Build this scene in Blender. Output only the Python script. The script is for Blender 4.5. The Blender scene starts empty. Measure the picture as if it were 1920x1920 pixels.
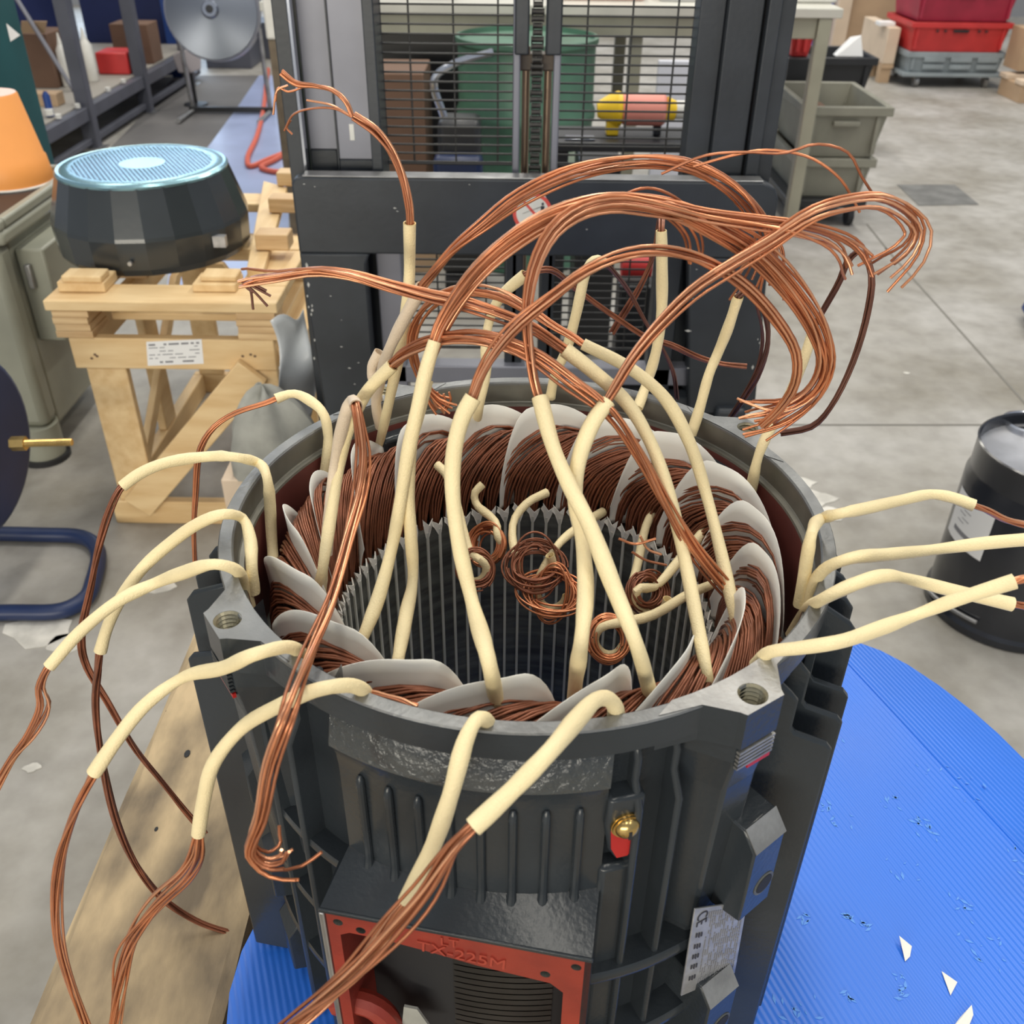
import bpy, bmesh, math, random
import numpy as np
from mathutils import Vector, Matrix
random.seed(7); RNG = np.random.default_rng(7)
S = bpy.context.scene
COL = S.collection
rad = math.radians
# ------------------------------------------------------------------ camera
RIM = 0.909                       # height of the motor's upper rim above the floor
F_PX = 1800.0
PITCH, ROLL = rad(33.98), rad(0.71)
CAM = np.array([-0.0108, -0.5834, 1.3004])
_c, _s = math.cos(PITCH), math.sin(PITCH)
FWD = np.array([0, _c, -_s]); _r = np.array([1., 0, 0]); _u = np.array([0, _s, _c])
RGT = _r*math.cos(ROLL) + _u*math.sin(ROLL)
UPV = -_r*math.sin(ROLL) + _u*math.cos(ROLL)
cd = bpy.data.cameras.new('camera'); cam = bpy.data.objects.new('camera', cd); COL.objects.link(cam)
M = Matrix(((RGT[0], UPV[0], -FWD[0], CAM[0]), (RGT[1], UPV[1], -FWD[1], CAM[1]), (RGT[2], UPV[2], -FWD[2], CAM[2]), (0, 0, 0, 1)))
cam.matrix_world = M
cd.sensor_width = 36.0; cd.lens = F_PX/1920*36.0; cd.clip_start = 0.02; cd.clip_end = 60
cd.dof.use_dof = True; cd.dof.focus_distance = 0.78; cd.dof.aperture_fstop = 12.0
S.camera = cam
# ------------------------------------------------------------------ light
S.view_settings.view_transform = 'Standard'
S.view_settings.look = 'None'
S.view_settings.gamma = 1.0
S.view_settings.use_curve_mapping = False
S.view_settings.exposure = 0.0
W = bpy.data.worlds.new('world'); S.world = W; W.use_nodes = True
bg = W.node_tree.nodes['Background']; bg.inputs[0].default_value = (0.80, 0.87, 1.0, 1); bg.inputs[1].default_value = 0.38

def area(name, loc, size, sy, power, col, rot=(0, 0, 0)):
    l = bpy.data.lights.new(name, 'AREA'); l.shape = 'RECTANGLE'; l.size = size; l.size_y = sy; l.energy = power; l.color = col
    o = bpy.data.objects.new(name, l); COL.objects.link(o); o.location = loc; o.rotation_euler = rot
    return o
for ix, lx in enumerate((-3.2, -0.2, 2.8)):
    for ly in (-2.2, 1.6, 5.2, 9.0):
        pw = 84.0 if lx > -1 else 58.0
        if ly < 0: pw = 48.0 if lx > -1 else 14.0          # the near left bay is dim
        elif lx < -1 and ly < 2: pw = 26.0
        area('ceiling_lamp', (lx, ly, 5.4), 0.5, 2.2, pw, (1.0, 0.95, 0.84))
area('added_daylight', (-4.9, 10.9, 2.6), 4.2, 4.2, 230, (0.60, 0.78, 1.0), (rad(90), 0, rad(180)))      # unseen daylight area, added for the cool reflections on floor and grille
area('added_highlight', (-2.2, -5.5, 1.45), 6.0, 1.1, 270, (1.0, 0.93, 0.78), (rad(90), 0, 0))         # unseen warm area behind the viewer, added for the upper panel highlight

# ------------------------------------------------------------------ pixel helpers (a point of the photo at a known plane)
def ray(x, y): return FWD + RGT*(x-960)/F_PX - UPV*(y-960)/F_PX
def _at(x, y, ax, v):
    d = ray(x, y); return CAM + d*((v-CAM[ax])/d[ax])
def PX(x, y, v): return _at(x, y, 0, v)
def PY(x, y, v): return _at(x, y, 1, v)
def PZ(x, y, v): return _at(x, y, 2, v)
PHI = rad(-10.6)                  # the motor stands turned by this angle
CP, SP = math.cos(PHI), math.sin(PHI)
def ML(x, y, z): return (x*CP - y*SP, x*SP + y*CP, z)           # motor frame -> world
def LM(w): return np.array([w[0]*CP + w[1]*SP, -w[0]*SP + w[1]*CP, w[2]])
def PL(x, y, adeg, d):            # photo point on the upright plane of the motor frame with normal angle adeg
    a = rad(adeg)+PHI; n = np.array([math.cos(a), math.sin(a), 0]); r = ray(x, y)
    return CAM + r*((d-CAM@n)/(r@n))

# ------------------------------------------------------------------ materials
MATS = {}
def mat(name, col, rough=0.5, metal=0.0, var=0.0, scale=20.0, bump=0.0, bscale=60.0, coat=0.0, col2=None, spec=0.5, stretch=None, alpha=1.0, trans=0.0):
    m = bpy.data.materials.new(name); m.use_nodes = True; nt = m.node_tree; b = nt.nodes['Principled BSDF']
    b.inputs['Base Color'].default_value = (*col, 1); b.inputs['Roughness'].default_value = rough; b.inputs['Metallic'].default_value = metal
    b.inputs['Specular IOR Level'].default_value = spec
    if coat: b.inputs['Coat Weight'].default_value = coat; b.inputs['Coat Roughness'].default_value = 0.12
    if trans: b.inputs['Transmission Weight'].default_value = trans
    tc = nt.nodes.new('ShaderNodeTexCoord'); mp = nt.nodes.new('ShaderNodeMapping'); nt.links.new(tc.outputs['Object'], mp.inputs[0])
    if stretch: mp.inputs['Scale'].default_value = stretch
    if var or col2:
        n = nt.nodes.new('ShaderNodeTexNoise'); n.inputs['Scale'].default_value = scale; n.inputs['Detail'].default_value = 6
        nt.links.new(mp.outputs[0], n.inputs['Vector'])
        rp = nt.nodes.new('ShaderNodeValToRGB'); rp.color_ramp.elements[0].position = 0.35; rp.color_ramp.elements[1].position = 0.66
        c2 = col2 or tuple(min(1, c*(1+var)) for c in col); c1 = col if col2 else tuple(c*(1-var) for c in col)
        rp.color_ramp.elements[0].color = (*c1, 1); rp.color_ramp.elements[1].color = (*c2, 1)
        nt.links.new(n.outputs['Fac'], rp.inputs[0]); nt.links.new(rp.outputs[0], b.inputs['Base Color'])
    if bump:
        n2 = nt.nodes.new('ShaderNodeTexNoise'); n2.inputs['Scale'].default_value = bscale; n2.inputs['Detail'].default_value = 4
        nt.links.new(mp.outputs[0], n2.inputs['Vector'])
        bp = nt.nodes.new('ShaderNodeBump'); bp.inputs['Strength'].default_value = bump; bp.inputs['Distance'].default_value = 0.002
        nt.links.new(n2.outputs['Fac'], bp.inputs['Height']); nt.links.new(bp.outputs[0], b.inputs['Normal'])
    MATS[name] = m
    return m
def nodes(m): return m.node_tree, m.node_tree.nodes['Principled BSDF']

PAINT = mat('dark_grey_paint', (0.030, 0.036, 0.042), 0.24, 0, 0.14, 9, 0.12, 240, spec=0.34)
PAINTW = mat('wrinkled_paint', (0.036, 0.041, 0.042), 0.15, 0, 0.12, 9, 0.9, 190, coat=0.9)
MACH = mat('machined_iron', (0.36, 0.36, 0.35), 0.42, 0.75, 0.22, 40, 0.25, 300)
RIMM = mat('rim_iron', (0.20, 0.205, 0.205), 0.40, 0.6, 0.2, 25, 0.2, 260)
SPIG = mat('spigot_iron', (0.17, 0.165, 0.14), 0.45, 0.5, 0.2, 25)
PRIM = mat('brown_primer', (0.115, 0.027, 0.022), 0.55, 0, 0.15, 18)
REDP = mat('red_primer', (0.29, 0.034, 0.019), 0.45, 0, 0, 22, 0.25, 120, col2=(0.20, 0.023, 0.015))
REDL = mat('red_cast_letters', (0.36, 0.05, 0.03), 0.4)
REDD = mat('red_enamel', (0.42, 0.012, 0.012), 0.4)
CORE = mat('core_iron', (0.125, 0.128, 0.112), 0.5, 0.3, 0.4, 14, 0.3, 200, stretch=(1, 1, 8))
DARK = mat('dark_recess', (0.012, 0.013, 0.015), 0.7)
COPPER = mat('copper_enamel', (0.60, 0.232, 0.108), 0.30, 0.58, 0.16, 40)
COPPERL = mat('copper_highlight', (0.74, 0.36, 0.20), 0.26, 0.65, 0.1, 40)  # lighter strand copy, stands in for highlights on the wires
COPPERM = mat('copper_shade', (0.40, 0.15, 0.072), 0.32, 0.5, 0.2, 40)  # darker strand copy, stands in for the shaded gaps between wires
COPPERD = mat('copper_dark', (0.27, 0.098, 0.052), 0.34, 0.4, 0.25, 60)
COPPERB = mat('copper_brown', (0.15, 0.062, 0.042), 0.42, 0.4, 0.2, 40)
SLEEVE = mat('sleeve_yellow', (0.87, 0.73, 0.43), 0.55, 0, 0.05, 30, 0.35, 900)
SLEEVEP = mat('sleeve_pale', (0.74, 0.61, 0.46), 0.6, 0, 0.06, 30, 0.35, 900)
PAPER = mat('insulation_paper', (0.80, 0.785, 0.725), 0.62, 0, 0.035, 7, 0.12, 30)
CUFF = mat('slot_liner_white', (0.88, 0.86, 0.79), 0.6)
WEDGE = mat('slot_wedge', (0.62, 0.62, 0.56), 0.5)
BRASS = mat('brass_zinc', (0.62, 0.43, 0.16), 0.25, 0.95, 0.1, 60)
PLATE = mat('nameplate_steel', (0.42, 0.43, 0.45), 0.38, 0.6, 0.15, 90)
INK = mat('ink', (0.03, 0.03, 0.04), 0.6)
INKG = mat('ink_grey', (0.22, 0.22, 0.24), 0.6)
WOOD = mat('pine', (0.66, 0.45, 0.22), 0.6, 0, 0, 6, 0.25, 40, col2=(0.78, 0.58, 0.32), stretch=(6, 1, 6))
WOODX = mat('pine_along_x', (0.66, 0.45, 0.22), 0.6, 0, 0, 6, 0.25, 40, col2=(0.78, 0.58, 0.32), stretch=(1, 6, 6))
PLY = mat('plywood', (0.52, 0.33, 0.16), 0.6, 0, 0, 5, 0.2, 50, col2=(0.74, 0.54, 0.30), stretch=(1, 1, 14))
BEAM = mat('weathered_beam', (0.17, 0.13, 0.085), 0.75, 0, 0, 8, 0.8, 26, col2=(0.60, 0.45, 0.26), stretch=(2.2, 0.9, 3))
STK = mat('stacker_black', (0.028, 0.033, 0.040), 0.42, 0, 0.2, 10, 0.1, 120)
STKG = mat('mast_grey', (0.235, 0.24, 0.28), 0.38, 0.2, 0.12, 5)
STKB = mat('guard_wire', (0.045, 0.045, 0.045), 0.4, 0.3)
CHAIN = mat('greased_chain', (0.05, 0.048, 0.045), 0.42, 0.6, 0.3, 60)
ROD = mat('bronze_rod', (0.40, 0.29, 0.21), 0.3, 0.8)
GREEN = mat('green_drum', (0.075, 0.17, 0.115), 0.42, 0, 0.2, 6)
BLUE = mat('blue_corrugated', (0.025, 0.17, 0.74), 0.34, 0, 0.06, 5)
WHITE = mat('white_plastic', (0.74, 0.73, 0.68), 0.5, 0, 0.05)
WHITEP = mat('white_paper', (0.80, 0.80, 0.80), 0.7)
REDPL = mat('red_plastic', (0.55, 0.035, 0.035), 0.45, 0, 0.1, 8)
REDPL2 = mat('crimson_plastic', (0.36, 0.02, 0.05), 0.45, 0, 0.1, 8)
GREYCR = mat('grey_crate', (0.24, 0.235, 0.19), 0.55, 0, 0.12, 6)
GREYCR2 = mat('blue_grey_crate', (0.27, 0.31, 0.33), 0.55, 0, 0.12, 6)
CARD = mat('cardboard', (0.46, 0.32, 0.20), 0.8, 0, 0.08, 5)
CARDL = mat('pale_cardboard', (0.66, 0.53, 0.40), 0.8, 0, 0.06, 5)
CARDD = mat('dark_cardboard', (0.15, 0.085, 0.055), 0.8, 0, 0.1, 5)
TBL = mat('table_beige', (0.33, 0.325, 0.25), 0.5, 0, 0.1, 5)
TBLT = mat('table_top', (0.56, 0.55, 0.49), 0.45, 0, 0.08, 5)
MGREY = mat('machine_grey', (0.31, 0.315, 0.255), 0.42, 0, 0.12, 5)
ORANGE = mat('orange_plastic', (0.90, 0.36, 0.09), 0.5, 0, 0.06, 5)
PINK = mat('pink_plastic', (0.80, 0.30, 0.24), 0.5)
PALEP = mat('pale_pink', (0.85, 0.60, 0.52), 0.6)
YEL = mat('yellow_plastic', (0.85, 0.56, 0.02), 0.4)
TEAL = mat('teal_paint', (0.010, 0.085, 0.095), 0.4, 0, 0.25, 3)
NAVY = mat('navy_paint', (0.010, 0.022, 0.075), 0.42, 0, 0.2, 5)
NAVYD = mat('navy_sheet', (0.008, 0.017, 0.085), 0.6, 0, 0.15, 3)
BLUEP = mat('blue_post', (0.012, 0.05, 0.22), 0.45)
RACK = mat('rack_grey', (0.085, 0.09, 0.115), 0.5, 0, 0.15, 6)
BLK = mat('black_plastic', (0.018, 0.019, 0.022), 0.42, 0, 0.15, 6)
BLKG = mat('black_gloss', (0.016, 0.018, 0.024), 0.25, 0, 0.15, 6, coat=0.3)
LIDM = mat('pail_lid_steel', (0.60, 0.60, 0.62), 0.34, 0.85, 0.15, 14)
CORED = mat('core_iron_shaded', (0.030, 0.030, 0.029), 0.5, 0.3, 0.4, 14)  # core iron again, darkened to carry the shade inside the box opening
CHROME = mat('polished_steel', (0.55, 0.57, 0.62), 0.16, 0.95)
STEEL = mat('worn_steel', (0.38, 0.38, 0.38), 0.4, 0.8, 0.2, 20)
HOSE = mat('red_hose', (0.62, 0.12, 0.07), 0.5)
TANW = mat('tan_post', (0.16, 0.125, 0.085), 0.7, 0, 0.2, 20)
RAG = mat('grey_rag', (0.30, 0.30, 0.27), 0.85, 0, 0.15, 20)
COVER = mat('fan_cover_paint', (0.030, 0.036, 0.040), 0.26, 0, 0.1, 6, 0.05, 60, coat=0.3)
COVT = mat('fan_grille', (0.26, 0.44, 0.50), 0.26, 0.75, 0.06, 10)
FILM = mat('clear_film', (0.62, 0.66, 0.70), 0.25, 0, 0.1, 10, 0.6, 25)
YTAPE = mat('yellow_tape', (0.75, 0.52, 0.03), 0.5)

# concrete: mottled, with worn paler and darker stains
CONC = bpy.data.materials.new('concrete'); CONC.use_nodes = True
nt, b = nodes(CONC)
tc = nt.nodes.new('ShaderNodeTexCoord')
n1 = nt.nodes.new('ShaderNodeTexNoise'); n1.inputs['Scale'].default_value = 1.6; n1.inputs['Detail'].default_value = 9; n1.inputs['Roughness'].default_value = 0.62
n2 = nt.nodes.new('ShaderNodeTexNoise'); n2.inputs['Scale'].default_value = 14; n2.inputs['Detail'].default_value = 6
for n in (n1, n2): nt.links.new(tc.outputs['Object'], n.inputs['Vector'])
r1 = nt.nodes.new('ShaderNodeValToRGB'); e = r1.color_ramp.elements
e[0].position = 0.3; e[0].color = (0.235, 0.215, 0.175, 1); e[1].position = 0.62; e[1].color = (0.45, 0.435, 0.41, 1)
nt.links.new(n1.outputs['Fac'], r1.inputs[0])
r2 = nt.nodes.new('ShaderNodeValToRGB'); e = r2.color_ramp.elements
e[0].position = 0.30; e[0].color = (0.72, 0.71, 0.70, 1); e[1].position = 0.6; e[1].color = (1, 1, 1, 1)
nt.links.new(n2.outputs['Fac'], r2.inputs[0])
mx = nt.nodes.new('ShaderNodeMix'); mx.data_type = 'RGBA'; mx.blend_type = 'MULTIPLY'; mx.inputs[0].default_value = 0.7
nt.links.new(r1.outputs[0], mx.inputs[6]); nt.links.new(r2.outputs[0], mx.inputs[7]); nt.links.new(mx.outputs[2], b.inputs['Base Color'])
b.inputs['Roughness'].default_value = 0.55
FLOOR_SHEEN = mat('painted_sheen', (0.33, 0.39, 0.60), 0.3, 0, 0.12, 3)  # bluish daylight sheen of the floor, put into its colour
FLOOR_SHADE = mat('painted_shade', (0.13, 0.125, 0.125), 0.75, 0, 0.15, 2)  # shade on the floor beside the sheen, painted as a dark zone
PATCH = mat('repair_patch', (0.16, 0.16, 0.155), 0.7, 0, 0.2, 12)
JOINT = mat('floor_joint', (0.20, 0.19, 0.17), 0.8)
STAIN = mat('spilt_plaster', (0.62, 0.60, 0.55), 0.8, 0, 0.2, 20)
SCUFF = mat('scuff_white', (0.55, 0.55, 0.52), 0.7)
SCUFFB = mat('sheet_scuff', (0.10, 0.30, 0.80), 0.6)

# corrugated sheet: fine flutes as bump
nt, b = nodes(BLUE)
tc = nt.nodes.new('ShaderNodeTexCoord'); mp = nt.nodes.new('ShaderNodeMapping'); mp.inputs['Rotation'].default_value = (0, 0, rad(-20.3))
wv = nt.nodes.new('ShaderNodeTexWave'); wv.wave_type = 'BANDS'; wv.bands_direction = 'X'; wv.inputs['Scale'].default_value = 52; wv.inputs['Distortion'].default_value = 0.4; wv.inputs['Detail'].default_value = 1
nz = nt.nodes.new('ShaderNodeTexNoise'); nz.inputs['Scale'].default_value = 5
ma = nt.nodes.new('ShaderNodeMath'); ma.operation = 'MULTIPLY'
bp = nt.nodes.new('ShaderNodeBump'); bp.inputs['Strength'].default_value = 0.22; bp.inputs['Distance'].default_value = 0.002
nt.links.new(tc.outputs['Object'], mp.inputs[0]); nt.links.new(mp.outputs[0], wv.inputs['Vector']); nt.links.new(tc.outputs['Object'], nz.inputs['Vector'])
nt.links.new(wv.outputs['Fac'], ma.inputs[0]); nt.links.new(nz.outputs['Fac'], ma.inputs[1])
nt.links.new(ma.outputs[0], bp.inputs['Height']); nt.links.new(bp.outputs[0], b.inputs['Normal'])

# ------------------------------------------------------------------ mesh builder
class MB:
    def __init__(s): s.v = []; s.f = []; s.mi = []; s.cur = 0
    def add(s, vs, fs):
        o = len(s.v); s.v.extend([tuple(float(c) for c in p) for p in vs]); s.f.extend([tuple(i+o for i in f) for f in fs]); s.mi.extend([s.cur]*len(fs))
        return s
    def box(s, x0, x1, y0, y1, z0, z1, T=None):
        vs = [(x, y, z) for z in (z0, z1) for y in (y0, y1) for x in (x0, x1)]
        if T: vs = [T(*p) for p in vs]
        return s.add(vs, [(0, 2, 3, 1), (4, 5, 7, 6), (0, 1, 5, 4), (2, 6, 7, 3), (0, 4, 6, 2), (1, 3, 7, 5)])
    def hexa(s, b4, t4):             # 4 bottom points, 4 top points, same order (ccw from above)
        return s.add(list(b4)+list(t4), [(3, 2, 1, 0), (4, 5, 6, 7), (0, 1, 5, 4), (1, 2, 6, 5), (2, 3, 7, 6), (3, 0, 4, 7)])
    def prism(s, poly, d):           # poly: list of 3D points, d: extrusion vector
        n = len(poly); P = [np.array(p, float) for p in poly]; d = np.array(d, float)
        vs = P+[p+d for p in P]
        fs = [tuple(range(n))[::-1], tuple(range(n, 2*n))]+[(i, (i+1) % n, n+(i+1) % n, n+i) for i in range(n)]
        return s.add(vs, fs)
    def cyl(s, p0, p1, r0, r1=None, n=16, caps=True):
        r1 = r0 if r1 is None else r1
        return s.tube([p0, p1], [r0, r1], n, caps)
    def tube(s, pts, r, n=8, caps=True, ridge=0.0):
        P = np.array(pts, float); m = len(P)
        R = np.full(m, r) if np.isscalar(r) else np.array(r, float)
        T = np.gradient(P, axis=0); T /= np.linalg.norm(T, axis=1)[:, None]+1e-12
        a = np.array([0, 0, 1.]) if abs(T[0][2]) < 0.9 else np.array([1., 0, 0])
        u = np.cross(T[0], a); u /= np.linalg.norm(u)
        ang = np.arange(n)*2*np.pi/n; ca, sa = np.cos(ang), np.sin(ang)
        k = 1+ridge*np.where(np.arange(n) % 2, 1, -1)
        vs = []
        for i in range(m):
            u = u-T[i]*(u@T[i]); u /= np.linalg.norm(u)+1e-12; w = np.cross(T[i], u)
            vs.append(P[i]+R[i]*((ca*k)[:, None]*u+(sa*k)[:, None]*w))
        vs = np.concatenate(vs)
        fs = [(i*n+j, i*n+(j+1) % n, (i+1)*n+(j+1) % n, (i+1)*n+j) for i in range(m-1) for j in range(n)]
        if caps: fs += [tuple(range(n))[::-1], tuple((m-1)*n+j for j in range(n))]
        return s.add(vs, fs)
    def lathe(s, prof, n=48, c=(0, 0), a0=0, a1=2*math.pi, flip=False):
        full = abs(a1-a0-2*math.pi) < 1e-6; k = n if full else n+1
        vs = [(c[0]+r*math.cos(a0+(a1-a0)*j/n), c[1]+r*math.sin(a0+(a1-a0)*j/n), z) for r, z in prof for j in range(k)]
        fs = []
        for i in range(len(prof)-1):
            for j in range(n):
                j2 = (j+1) % k
                q = (i*k+j, i*k+j2, (i+1)*k+j2, (i+1)*k+j)
                fs.append(q[::-1] if flip else q)
        return s.add(vs, fs)
    def grid(s, fn, nu, nv):
        vs = [fn(i/nu, j/nv) for i in range(nu+1) for j in range(nv+1)]
        return s.add(vs, [(i*(nv+1)+j, (i+1)*(nv+1)+j, (i+1)*(nv+1)+j+1, i*(nv+1)+j+1) for i in range(nu) for j in range(nv)])
    def mesh(s, name, m, smooth=35):
        me = bpy.data.meshes.new(name); me.from_pydata(s.v, [], s.f)
        for k in (m if isinstance(m, (list, tuple)) else [m]): me.materials.append(k)
        if any(s.mi): me.polygons.foreach_set('material_index', s.mi)
        me.update()
        if smooth:
            me.shade_smooth(); me.set_sharp_from_angle(angle=rad(smooth))
        return me
    def build(s, name, m, parent=None, smooth=35, bevel=0, fix=True, thick=0):
        off = np.array(parent_loc(parent)) if parent else np.array(centre(s.v))
        s.v = [tuple(np.array(p)-off) for p in s.v]
        if fix and len(s.f) < 30000:
            bm = bmesh.new(); me0 = s.mesh(name, m, 0); bm.from_mesh(me0); bmesh.ops.recalc_face_normals(bm, faces=bm.faces[:]); bm.to_mesh(me0); bm.free()
            me = me0
            if smooth: me.shade_smooth(); me.set_sharp_from_angle(angle=rad(smooth))
        else: me = s.mesh(name, m, smooth)
        o = bpy.data.objects.new(name, me); COL.objects.link(o)
        if parent: o.parent = parent
        else: o.location = off
        if thick:
            t = o.modifiers.new('thick', 'SOLIDIFY'); t.thickness = thick; t.offset = 0
        if bevel:
            bv = o.modifiers.new('bevel', 'BEVEL'); bv.width = bevel; bv.segments = 2; bv.limit_method = 'ANGLE'; bv.angle_limit = rad(40)
        return o
def centre(v):
    a = np.array(v); return ((a[:, 0].min()+a[:, 0].max())/2, (a[:, 1].min()+a[:, 1].max())/2, a[:, 2].min())
def parent_loc(p):
    l = np.zeros(3)
    while p: l += np.array(p.location); p = p.parent
    return l
def thing(name, label, cat, loc=(0, 0, 0), group=None):
    o = bpy.data.objects.new(name, None); COL.objects.link(o); o.location = loc; o.empty_display_size = 0.05
    return tag(o, label, cat, group)
def tag(o, label, cat, group=None):
    o['label'] = label; o['category'] = cat
    if group: o['group'] = group
    return o
def struct(o): o['kind'] = 'structure'; return o
def stuff(o): o['kind'] = 'stuff'; return o
def inst(name, me, parent, loc, rot=(0, 0, 0), scale=(1, 1, 1)):
    o = bpy.data.objects.new(name, me); COL.objects.link(o); o.parent = parent
    o.location = np.array(loc)-parent_loc(parent); o.rotation_euler = rot; o.scale = scale
    return o
def dup(root, loc, label, group=None):
    r = root.copy(); COL.objects.link(r); r.location = loc; r['label'] = label
    if group: r['group'] = group
    for ch in list(root.children):
        c = ch.copy(); COL.objects.link(c); c.parent = r
        for g in list(ch.children):
            d = g.copy(); COL.objects.link(d); d.parent = c
    return r
def bx(name, x0, x1, y0, y1, z0, z1, m, parent=None, bevel=0.003):
    return MB().box(x0, x1, y0, y1, z0, z1).build(name, m, parent, bevel=bevel)
def spline(P, n):
    P = np.array(P, float)
    if len(P) < 3: t = np.linspace(0, 1, n)[:, None]; return P[0]*(1-t)+P[-1]*t
    d = np.concatenate([[0], np.cumsum(np.linalg.norm(np.diff(P, axis=0), axis=1)**0.5)])
    ext = np.vstack([2*P[0]-P[1], P, 2*P[-1]-P[-2]]); de = np.concatenate([[-(d[1])], d, [2*d[-1]-d[-2]]])
    out = []
    for t in np.linspace(0, d[-1], n):
        i = min(max(np.searchsorted(d, t, side='right')-1, 0), len(P)-2); j = i+1
        p0, p1, p2, p3 = ext[j-1], ext[j], ext[j+1], ext[j+2]; t0, t1, t2, t3 = de[j-1], de[j], de[j+1], de[j+2]
        A1 = (t1-t)/(t1-t0)*p0+(t-t0)/(t1-t0)*p1; A2 = (t2-t)/(t2-t1)*p1+(t-t1)/(t2-t1)*p2; A3 = (t3-t)/(t3-t2)*p2+(t-t2)/(t3-t2)*p3
        B1 = (t2-t)/(t2-t0)*A1+(t-t0)/(t2-t0)*A2; B2 = (t3-t)/(t3-t1)*A2+(t-t1)/(t3-t1)*A3
        out.append((t2-t)/(t2-t1)*B1+(t-t1)/(t2-t1)*B2)
    return np.array(out)
def place(pts):
    """photo points to space: (x, y, Y) fixes the depth, (x, y, 'z', h) the height; plain (x, y) takes a depth between its neighbours"""
    n = len(pts); Y = [None]*n
    for i, p in enumerate(pts):
        if len(p) == 3: Y[i] = p[2]
        elif len(p) == 4 and p[2] == 'z': Y[i] = PZ(p[0], p[1], p[3])[1]
        elif len(p) == 4:                      # far wall of the round frame, radius p[3]
            d = ray(p[0], p[1]); A = d[0]**2+d[1]**2; B = CAM[0]*d[0]+CAM[1]*d[1]; D = B*B-A*(CAM[0]**2+CAM[1]**2-p[3]**2)
            Y[i] = CAM[1]+d[1]*(-B+math.sqrt(max(0, D)))/A
    k = np.concatenate([[0], np.cumsum([math.hypot(pts[i+1][0]-pts[i][0], pts[i+1][1]-pts[i][1]) for i in range(n-1)])])
    kn = [i for i in range(n) if Y[i] is not None]
    yy = np.interp(k, k[kn], [Y[i] for i in kn])
    return np.array([PY(p[0], p[1], yy[i]) for i, p in enumerate(pts)])
def text_mesh(txt, size, depth=0.0):
    cu = bpy.data.curves.new('t', 'FONT'); cu.body = txt; cu.size = size; cu.extrude = depth; cu.align_x = 'CENTER'; cu.align_y = 'CENTER'
    o = bpy.data.objects.new('t', cu); COL.objects.link(o)
    dg = bpy.context.evaluated_depsgraph_get(); me = bpy.data.meshes.new_from_object(o.evaluated_get(dg))
    bpy.data.objects.remove(o); return me

# ================================================================== SETTING
fl = MB().add([(-9, -3, 0), (9, -3, 0), (9, 13, 0), (-9, 13, 0)], [(0, 1, 2, 3)]).build('floor', CONC, smooth=0); struct(fl)
def decal(name, pts, m, z=0.002):
    o = MB().prism([(p[0], p[1], 0.0005) for p in pts], (0, 0, z)).build(name, m, fl, smooth=0); return o
ln = [PZ(*p, 0) for p in [(352, 330), (395, 270), (450, 195), (486, 142), (540, 142), (548, 330)]]
decal('painted_sheen', [(-1.24, 2.6), (ln[0][0]-.02, ln[0][1])]+[tuple(p[:2]) for p in ln[1:5]]+[(-0.80, 2.6)], FLOOR_SHEEN)  # floor zone coloured like reflected daylight
decal('painted_shade', [tuple(PZ(*p, 0)[:2]) for p in [(190, 420), (350, 330), (395, 270), (450, 195), (486, 142), (330, 142), (235, 250), (150, 330)]], FLOOR_SHADE, 0.0015)  # floor zone coloured dark where the floor lies in shade
decal('repair_patch', [tuple(PZ(*p, 0)[:2]) for p in [(1682, 347), (1790, 347), (1835, 384), (1722, 386)]], PATCH)
def joint(a, b, w=0.008):
    A, B = PZ(*a, 0), PZ(*b, 0); d = (B-A)/np.linalg.norm(B-A); n = np.array([-d[1], d[0], 0])*w/2
    decal('floor_joint', [A+n, A-n, B-n, B+n], JOINT, 0.0008)
joint((1440, 797), (1860, 797)); joint((1660, 465), (1925, 760)); joint((1925, 760), (1990, 830))
joint((1625, 420), (1665, 470))
rr = random.Random(3)
for (cx, cy, r) in [(80, 1180, .055), (120, 1210, .03), (60, 1150, .02), (1530, 935, .04), (1560, 965, .03), (1505, 905, .025), (300, 1100, .03), (60, 1440, .012), (1700, 700, .008)]:
    c = PZ(cx, cy, 0); k = 11
    decal('plaster_stain', [(c[0]+r*(0.6+0.6*rr.random())*1.3*math.cos(2*math.pi*i/k), c[1]+r*(0.6+0.6*rr.random())*math.sin(2*math.pi*i/k)) for i in range(k)], STAIN, 0.0012)
wb = MB().box(-9, 9, 11.0, 11.2, 0, 3.0).build('wall_back', mat('wall_grey', (0.30, 0.31, 0.33), 0.8), smooth=0); struct(wb)

# ================================================================== MOTOR (upright stator in its cast frame)
ZB = 0.466
motor = thing('motor_stator', 'large dark grey finned motor frame standing upright, copper windings and yellow sleeved leads spilling out', 'motor', (0, 0, ZB))
# --- housing body: turned profile with the machined rim
body = MB()
body.lathe([(0.2065, ZB), (0.2065, 0.872), (0.212, 0.884), (0.2185, 0.888), (0.2185, 0.9072), (0.2170, RIM)], 128)
body.lathe([(0.2170, RIM), (0.2090, RIM)], 128)
body.build('housing', PAINT, motor)
rim = MB().lathe([(0.2190, 0.9085), (0.2182, 0.9096), (0.2098, 0.9096), (0.2086, 0.9084), (0.2086, 0.9060)], 128); rim.build('rim_face', RIMM, motor)
sp = MB().lathe([(0.2086, 0.9065), (0.2084, 0.8905), (0.2075, 0.8895), (0.2042, 0.8890), (0.2036, 0.8870)], 128); sp.build('spigot', SPIG, motor)
inn = MB().lathe([(0.2036, 0.8872), (0.2030, 0.884), (0.2030, 0.60)], 96); inn.build('inner_wall', PRIM, motor)
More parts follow.
